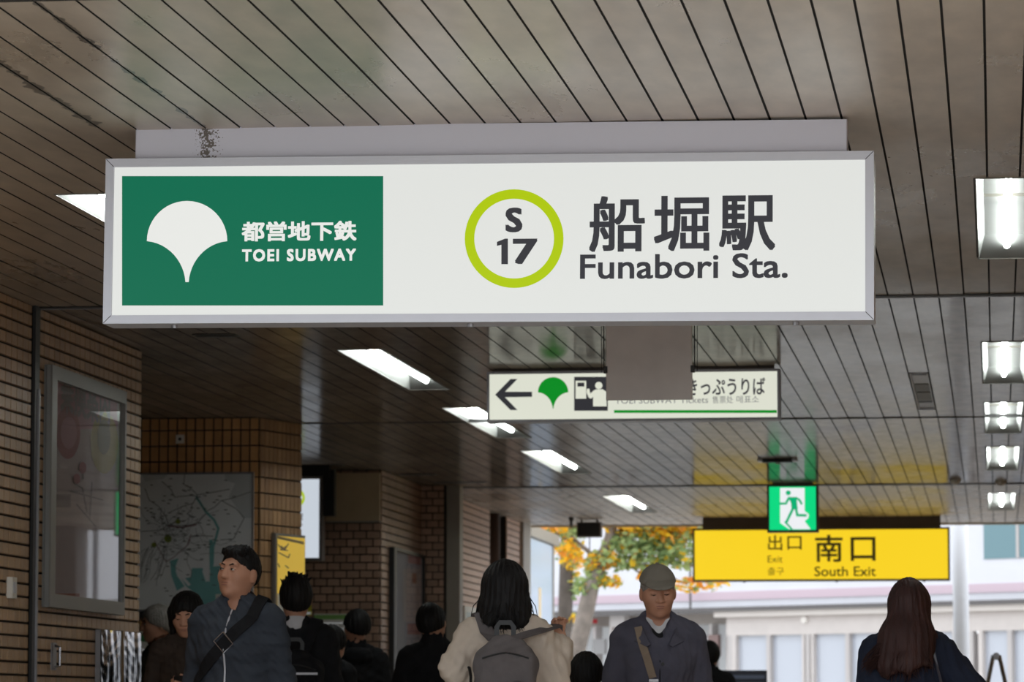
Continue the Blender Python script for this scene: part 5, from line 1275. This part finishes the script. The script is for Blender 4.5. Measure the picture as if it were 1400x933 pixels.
h.ell((0, -0.145, 1.56), (0.07, 0.10, 0.11), 0.01, sub=True); h.ell((-0.05, 0.1, 1.27), (0.06, 0.3, 0.05), 0.02, sub=True); h.ell((0.06, 0.1, 1.245), (0.05, 0.3, 0.05), 0.02, sub=True)
h.mesh('hair', HAIRR, r, strands(0.0022, 36, 19))
wisps(r, hp, HAIRR, [(0.10, 0.10, 1.44, 0.105, 0.02, -0.13, 70, 0.022), (0.13, 0.12, 1.38, 0.075, 0.0, -0.07, 60, 0.015), (0.13, 0.10, 1.37, 0.05, 0.0, -0.055, 30, 0.015), (0.05, 0.16, 1.36, 0.01, 0.01, -0.085, 60, 0.05), (-0.04, 0.15, 1.37, -0.01, 0.01, -0.07, 50, 0.04), (-0.10, 0.08, 1.50, -0.02, 0.0, -0.12, 30, 0.015)], 5)
bag = empty('shoulder_bag', r.location, r.rotation_euler, 'dark shoulder bag on a thin strap on the woman in navy coat', 'bag'); bag.scale = r.scale
P_, N_ = [], []
for (x, z) in [(-0.105, 1.415), (-0.11, 1.38), (-0.12, 1.32), (-0.135, 1.26), (-0.15, 1.20), (-0.165, 1.14), (-0.18, 1.08)]:
    p, n = T.march((x, 0.6, z), (0, -1, 0)); P_.append(p + n * 0.005); N_.append(n)
MB().ribbon(P_, N_, 0.012, 0.004).build('strap', mat('strap_leather', srgb(70, 70, 80), 0.35), bag)
S = Sdf(0.008); S.rbox((-0.21, 0.20, 0.98), (0.10, 0.02, 0.07), 0.03, 0.02); S.mesh('bag_body', mat('bag_leather', srgb(26, 26, 30), 0.4), bag)
MB().tube([(-0.16, 0.21, 1.09), (-0.16, 0.21, 1.05)], 0.012, 8).build('strap_ring', M['alu_dark'], bag)
# ================================================================== OUTSIDE
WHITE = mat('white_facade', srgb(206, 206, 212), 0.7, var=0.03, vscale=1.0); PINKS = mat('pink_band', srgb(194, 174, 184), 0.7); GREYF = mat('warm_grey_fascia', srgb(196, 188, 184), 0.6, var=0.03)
MULL = mat('pale_mullion', srgb(180, 174, 172), 0.5); GUT = mat('dark_gutter', srgb(88, 84, 84), 0.5); REDP = mat('red_panel', srgb(206, 52, 60), 0.5)
PANE = mat('shop_pane', srgb(176, 180, 190), 0.08, spec=0.8); TEAL = mat('teal_window', srgb(96, 128, 136), 0.15); BARK = mat('grey_bark', srgb(126, 116, 108), 0.85, var=0.25, vscale=8, bump=0.5, bscale=30); BARK2 = mat('dark_bark', srgb(84, 76, 70), 0.85, var=0.25, vscale=8, bump=0.5, bscale=30)
# building opposite, its front turned towards the station
A = at_y(1400, 900, 70.0); B = at_y(700, 900, 78.4)
fa = math.atan2(A[1] - B[1], A[0] - B[0])
bd_ = empty('building', (B[0], B[1], 0), (0, 0, fa), 'white building with glazed shopfront across the street', 'building')
P = Panel(bd_, step=0.02); LEN = math.hypot(A[0] - B[0], A[1] - B[1])
def fz(x, y): return P.loc(x, y)[1]
zg = fz(1200, 828); z_f0 = fz(1200, 866); z_st0, z_st1 = fz(1200, 815), fz(1200, 803)
x_s = P.loc(998, 860)[0]; x_e = LEN + 6
MB().box(-14, x_e, 0, 8, zg, 14).build('upper_wall', WHITE, bd_)
MB().box(-14, x_e, -0.03, 0, z_st0, z_st1).build('pink_stripe', PINKS, bd_)
MB().box(-14, x_e, -0.35, 0.0, zg - 0.05, zg + 0.03).build('gutter', GUT, bd_)
MB().box(x_s - 0.2, x_e, -0.25, 0.0, zg - 0.16, zg - 0.05).build('cornice', mat('pale_cornice', srgb(214, 206, 200), 0.6), bd_)
MB().box(x_s, x_e, -0.10, 0.0, z_f0, zg - 0.16).build('fascia', GREYF, bd_)
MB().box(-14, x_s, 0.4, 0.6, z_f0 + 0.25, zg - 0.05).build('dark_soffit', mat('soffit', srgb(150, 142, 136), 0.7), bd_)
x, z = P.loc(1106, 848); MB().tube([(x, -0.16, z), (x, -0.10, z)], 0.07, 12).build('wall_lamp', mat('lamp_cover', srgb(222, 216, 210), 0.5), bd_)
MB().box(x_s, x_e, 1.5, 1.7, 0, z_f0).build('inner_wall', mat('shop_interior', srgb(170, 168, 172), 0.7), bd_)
mulls = [1003, 1008, 1055, 1104, 1109, 1114, 1163, 1212, 1260, 1310, 1330, 1345, 1385, 1430]
for k, mx_ in enumerate(mulls):
    x = P.loc(mx_, 900)[0]; w = 0.05 if mx_ not in (1109, 1330) else 0.09
    MB().box(x - w, x + w, -0.10, 0.02, 0, z_f0).build('mullion', MULL if k % 2 == 0 else GREYF, bd_)
for a_, b_ in zip(mulls[:-1], mulls[1:]):
    if b_ - a_ < 20: continue
    xa, xb = P.loc(a_, 900)[0], P.loc(b_, 900)[0]
    MB().box(xa, xb, 0.0, 0.015, 0.05, z_f0).build('pane', PANE, bd_)
MB().box(x_s, x_e, -0.06, 0.06, 0, 0.08).build('sill', GREYF, bd_)
# window above right
w0, w1 = P.loc(1346, 765), P.loc(1440, 716)
wn = MB().box(w0[0], w1[0], -0.02, 0.02, w0[1], w1[1] + 0.5).build('window', TEAL, bd_)
MB().box((w0[0] + w1[0]) / 2 - 0.03, (w0[0] + w1[0]) / 2 + 0.03, -0.04, -0.02, w0[1], w1[1] + 0.5).build('window_bar', MULL, wn)
# open shop on the left: back wall, counter, red panel
MB().box(-14, x_s - 0.3, 3.5, 3.7, 0, zg).build('shop_back_wall', mat('bright_shop_wall', srgb(232, 234, 236), 0.6), bd_)
for mx_ in (803, 826, 850, 962, 985):
    x = P.loc(mx_, 900)[0]; MB().box(x - 0.04, x + 0.04, 0.2, 0.4, 0, z_f0 + 0.25).build('shop_post', MULL if mx_ != 826 else GREYF, bd_)
p0, p1 = P.loc(831, 899), P.loc(846, 873); MB().box(p0[0], p1[0], 0.15, 0.2, p0[1], p1[1]).build('red_panel', REDP, bd_)
p0, p1 = P.loc(803, 895), P.loc(820, 874); MB().box(p0[0], p1[0], 0.15, 0.2, p0[1], p1[1]).build('shop_window', mat('shop_window', srgb(132, 130, 130), 0.3), bd_)
p0, p1 = P.loc(795, 853), P.loc(812, 847); MB().box(p0[0], p1[0], -0.05, 0.1, p0[1], p1[1]).build('red_sign', REDP, bd_)
p0, p1 = P.loc(836, 858), P.loc(856, 842); MB().box(p0[0], p1[0], -0.05, 0.1, p0[1], p1[1]).build('grey_sign', MULL, bd_)
p0, p1 = P.loc(963, 898), P.loc(977, 868); MB().box(p0[0], p1[0], 0.1, 0.18, p0[1], p1[1]).build('dark_shop_window', mat('dark_shop', srgb(120, 96, 92), 0.4), bd_)
p = P.loc(958, 800); MB().tube([(p[0], -0.3, zg), (p[0], -0.3, zg + 0.9)], 0.025, 6).build('rain_pipe', GUT, bd_)

# white round pole before the exit
p = at_y(1314.5, 900, 46.2)
t = empty('support_pole', (p[0], p[1], -0.02), label='white round pole outside the exit right of the yellow sign', cat='pole')
MB().tube([(0, 0, 0), (0, 0, 6.0)], 0.096, 24).build('shaft', mat('white_pole_paint', srgb(222, 224, 230), 0.4), t, True)
MB().tube([(0, 0, 0), (0, 0, 0.12)], 0.16, 24).build('base_collar', M['pillar'], t)

# glass screen left of the exit with its rail
def XR(px, py): return at_x(px, py, -5.75)
a, b = XR(721, 733), XR(753, 757)
t = empty('glass_screen', (-5.75, float(a[1]), -0.02), (0, 0, math.pi / 2), 'pale blue glazed screen beside the exit', 'screen')
w = float(b[1] - a[1]); zt = float(a[2])
sp = MB().box(0, w, -0.02, 0.02, 0.1, zt).build('screen_panel', mat('sky_tinted_glass', srgb(196, 212, 232), 0.25, spec=0.6), t)  # reflected sky is put into the panel's base colour
MB().box(-0.1, w + 0.5, -0.06, 0.06, zt + 0.02, zt + 0.16).build('top_rail', M['pillar'], t)
for x in (-0.03, w + 0.03): MB().box(x - 0.03, x + 0.03, -0.04, 0.04, 0, zt + 0.02).build('post', M['pillar'], t)
for k, (u, v, c) in enumerate(((0.45, 2.2, srgb(222, 196, 150)), (0.55, 1.6, srgb(170, 192, 222)), (0.25, 1.2, srgb(176, 196, 224)))): MB().box(u * w - 0.12, u * w + 0.12, -0.024, -0.02, v, v + 0.4).build('sticker', mat('screen_sticker', c, 0.5), sp)

# street trees
LEAF = [mat('yellow_leaf', srgb(250, 206, 52), 0.6), mat('orange_leaf', srgb(248, 180, 84), 0.6), mat('green_leaf', srgb(136, 160, 104), 0.6), mat('pale_green_leaf', srgb(172, 190, 128), 0.6)]
for m_ in LEAF:
    nt = m_.node_tree; pn = nt.nodes['Principled BSDF']; tr = nt.nodes.new('ShaderNodeBsdfTranslucent'); tr.inputs[0].default_value = pn.inputs['Base Color'].default_value
    mx = nt.nodes.new('ShaderNodeMixShader'); mx.inputs[0].default_value = 0.45
    nt.links.new(pn.outputs[0], mx.inputs[1]); nt.links.new(tr.outputs[0], mx.inputs[2]); nt.links.new(mx.outputs[0], nt.nodes['Material Output'].inputs[0])
def tree(label, Y, trunk, blobs, bark, seed, dens=1.0):
    r_ = random.Random(seed); p = at_y(trunk[0][0], trunk[0][1], Y)
    t = empty('street_tree', (p[0], Y, -0.02), label=label, cat='tree', group='street trees outside the exit')
    def W(px, py, dy=0.0): q = at_y(px, py, Y + dy); return (q[0] - p[0], dy, q[2] + 0.02)
    pts = [(0, 0, 0)] + [W(a, b) for a, b, _ in trunk]; rad = [trunk[0][2] * 1.15] + [c for _, _, c in trunk]
    pts[0] = (pts[1][0] - 0.05, 0, 0)
    MB().tube(pts, rad, 10).build('trunk', bark, t, True)
    br = MB(); lf = [[], []]; V = []; Fc = []; mi = []
    for (px, py, rx, rz, n, mixw) in blobs:
        c = np.array(W(px, py)); j = min(range(1, len(pts)), key=lambda i: np.linalg.norm(np.array(pts[i]) - c)); st_ = np.array(pts[j])
        MB().tube([st_, (st_ + c) / 2 + np.array([0, 0.1, 0.12]), c], [0.035, 0.022, 0.010], 6).build('branch', bark, t, True)
        for _ in range(int(n * dens)):
            d = np.array([r_.gauss(0, 1), r_.gauss(0, 1), r_.gauss(0, 1)]); d /= np.linalg.norm(d) + 1e-6
            q = c + d * np.array([rx, (rx + rz) / 2, rz]) * r_.uniform(0.25, 1.0) ** 0.6
            s_ = r_.uniform(0.04, 0.075); u = np.array([r_.gauss(0, 1), r_.gauss(0, 1), r_.gauss(0, 0.5)]); u /= np.linalg.norm(u); v = np.cross(u, np.array([r_.gauss(0, 1), r_.gauss(0, 1), r_.gauss(0, 1)])); v /= np.linalg.norm(v) + 1e-6
            k = len(V); V += [q - u * s_, q - v * s_ * 0.55 + u * s_ * 0.1, q + u * s_, q + v * s_ * 0.55 + u * s_ * 0.1]; Fc.append((k, k + 1, k + 2, k + 3))
            mi.append(r_.choices(range(4), mixw)[0])
    me = bpy.data.meshes.new('foliage'); me.from_pydata([tuple(map(float, v)) for v in V], [], Fc); me.update()
    for m_ in LEAF: me.materials.append(m_)
    me.polygons.foreach_set('material_index', mi)
    o = link('foliage', me, None, t); o['kind'] = 'stuff'
    return t
YE, OR, GR, PG = (6, 1.2, 0.5, 2), (5, 4, 0.5, 1), (0.8, 0.3, 4, 5), (1.5, 0.3, 2, 6)
tree('street tree with pale slanting forked trunk and turning leaves outside the exit', 51.0,
     [(774, 975, 0.13), (783, 910, 0.125), (798, 850, 0.12), (809, 800, 0.105), (822, 770, 0.09), (834, 735, 0.075), (842, 690, 0.07), (850, 620, 0.05)],
     [(745, 727, 0.30, 0.14, 200, YE), (776, 752, 0.18, 0.22, 150, YE), (815, 790, 0.22, 0.16, 110, GR), (822, 768, 0.3, 0.14, 170, YE), (845, 760, 0.36, 0.22, 300, GR), (870, 742, 0.40, 0.2, 330, GR), (890, 722, 0.4, 0.16, 300, YE), (905, 755, 0.35, 0.2, 260, GR), (918, 728, 0.35, 0.2, 260, OR), (885, 772, 0.3, 0.10, 130, PG), (835, 795, 0.2, 0.08, 70, YE), (800, 806, 0.2, 0.10, 60, PG), (850, 720, 0.3, 0.12, 120, OR), (935, 750, 0.3, 0.3, 260, GR), (932, 720, 0.3, 0.15, 200, OR), (880, 690, 0.9, 0.35, 900, YE), (950, 690, 0.8, 0.4, 700, GR), (800, 690, 0.7, 0.3, 500, YE), (940, 800, 0.22, 0.12, 60, OR), (880, 788, 0.12, 0.08, 30, OR), (975, 790, 0.25, 0.2, 110, OR)], BARK, 21)
tree('street tree with dark upright trunk left of the slanting one', 54.0,
     [(770, 975, 0.115), (771, 900, 0.11), (773, 830, 0.105), (775, 760, 0.10), (777, 700, 0.09), (778, 640, 0.06)],
     [(742, 740, 0.22, 0.22, 130, PG), (783, 765, 0.14, 0.28, 150, YE), (783, 800, 0.10, 0.2, 60, GR), (787, 730, 0.16, 0.2, 90, GR), (770, 690, 0.8, 0.35, 600, YE), (730, 690, 0.5, 0.3, 300, OR), (782, 845, 0.08, 0.08, 16, YE)], BARK2, 22)

# things standing near the exit
p = at_y(1012, 917, 40.0)
t = empty('display_board', (p[0], 40.0, 0), label='dark framed board with pale blue slats standing near the exit', cat='board')
zt = float(p[2]); w = 73 / FPX * 40 / 2
MB().bbox(-w, w, -0.03, 0.03, 0.75, zt, 0.008).build('frame', mat('blue_grey_frame', srgb(92, 100, 120), 0.5), t)
for k in range(8): MB().box(-w * 0.35, w * 0.92, -0.04, -0.03, zt - 0.09 - k * 0.075, zt - 0.05 - k * 0.075).build('slat', mat('pale_blue_slat', srgb(150, 168, 205), 0.4), t)
for sx in (-1, 1):
    MB().tube([(sx * w * 0.8, 0, 0.02), (sx * w * 0.8, 0, 0.78)], 0.02, 8).build('leg', M['alu_dark'], t); MB().box(sx * w * 0.8 - 0.03, sx * w * 0.8 + 0.03, -0.2, 0.2, 0, 0.025).build('foot', M['alu_dark'], t)
p = at_y(1362, 897, 33.0)
t = empty('easel_sign', (p[0], 33.0, 0), label='folding metal easel sign with white boards near the right edge', cat='sign')
zt = float(p[2])
for sx in (-1, 1):
    for y in (-0.25, 0.25): MB().tube([(sx * 0.025, y, zt), (sx * 0.34, y, 0.0)], 0.017, 8).build('leg', M['steel'], t)
    MB().add([(sx * 0.04, -0.24, zt - 0.1), (sx * 0.04, 0.24, zt - 0.1), (sx * 0.26, 0.24, 0.35), (sx * 0.26, -0.24, 0.35), (sx * 0.05, -0.24, zt - 0.1), (sx * 0.05, 0.24, zt - 0.1), (sx * 0.27, 0.24, 0.35), (sx * 0.27, -0.24, 0.35)], [(0, 1, 2, 3), (7, 6, 5, 4), (0, 4, 5, 1), (1, 5, 6, 2), (2, 6, 7, 3), (3, 7, 4, 0)]).build('board', M['paper_white'], t)
MB().tube([(0, -0.27, zt - 0.005), (0, 0.27, zt - 0.005)], 0.03, 8).build('hinge', M['alu_dark'], t)
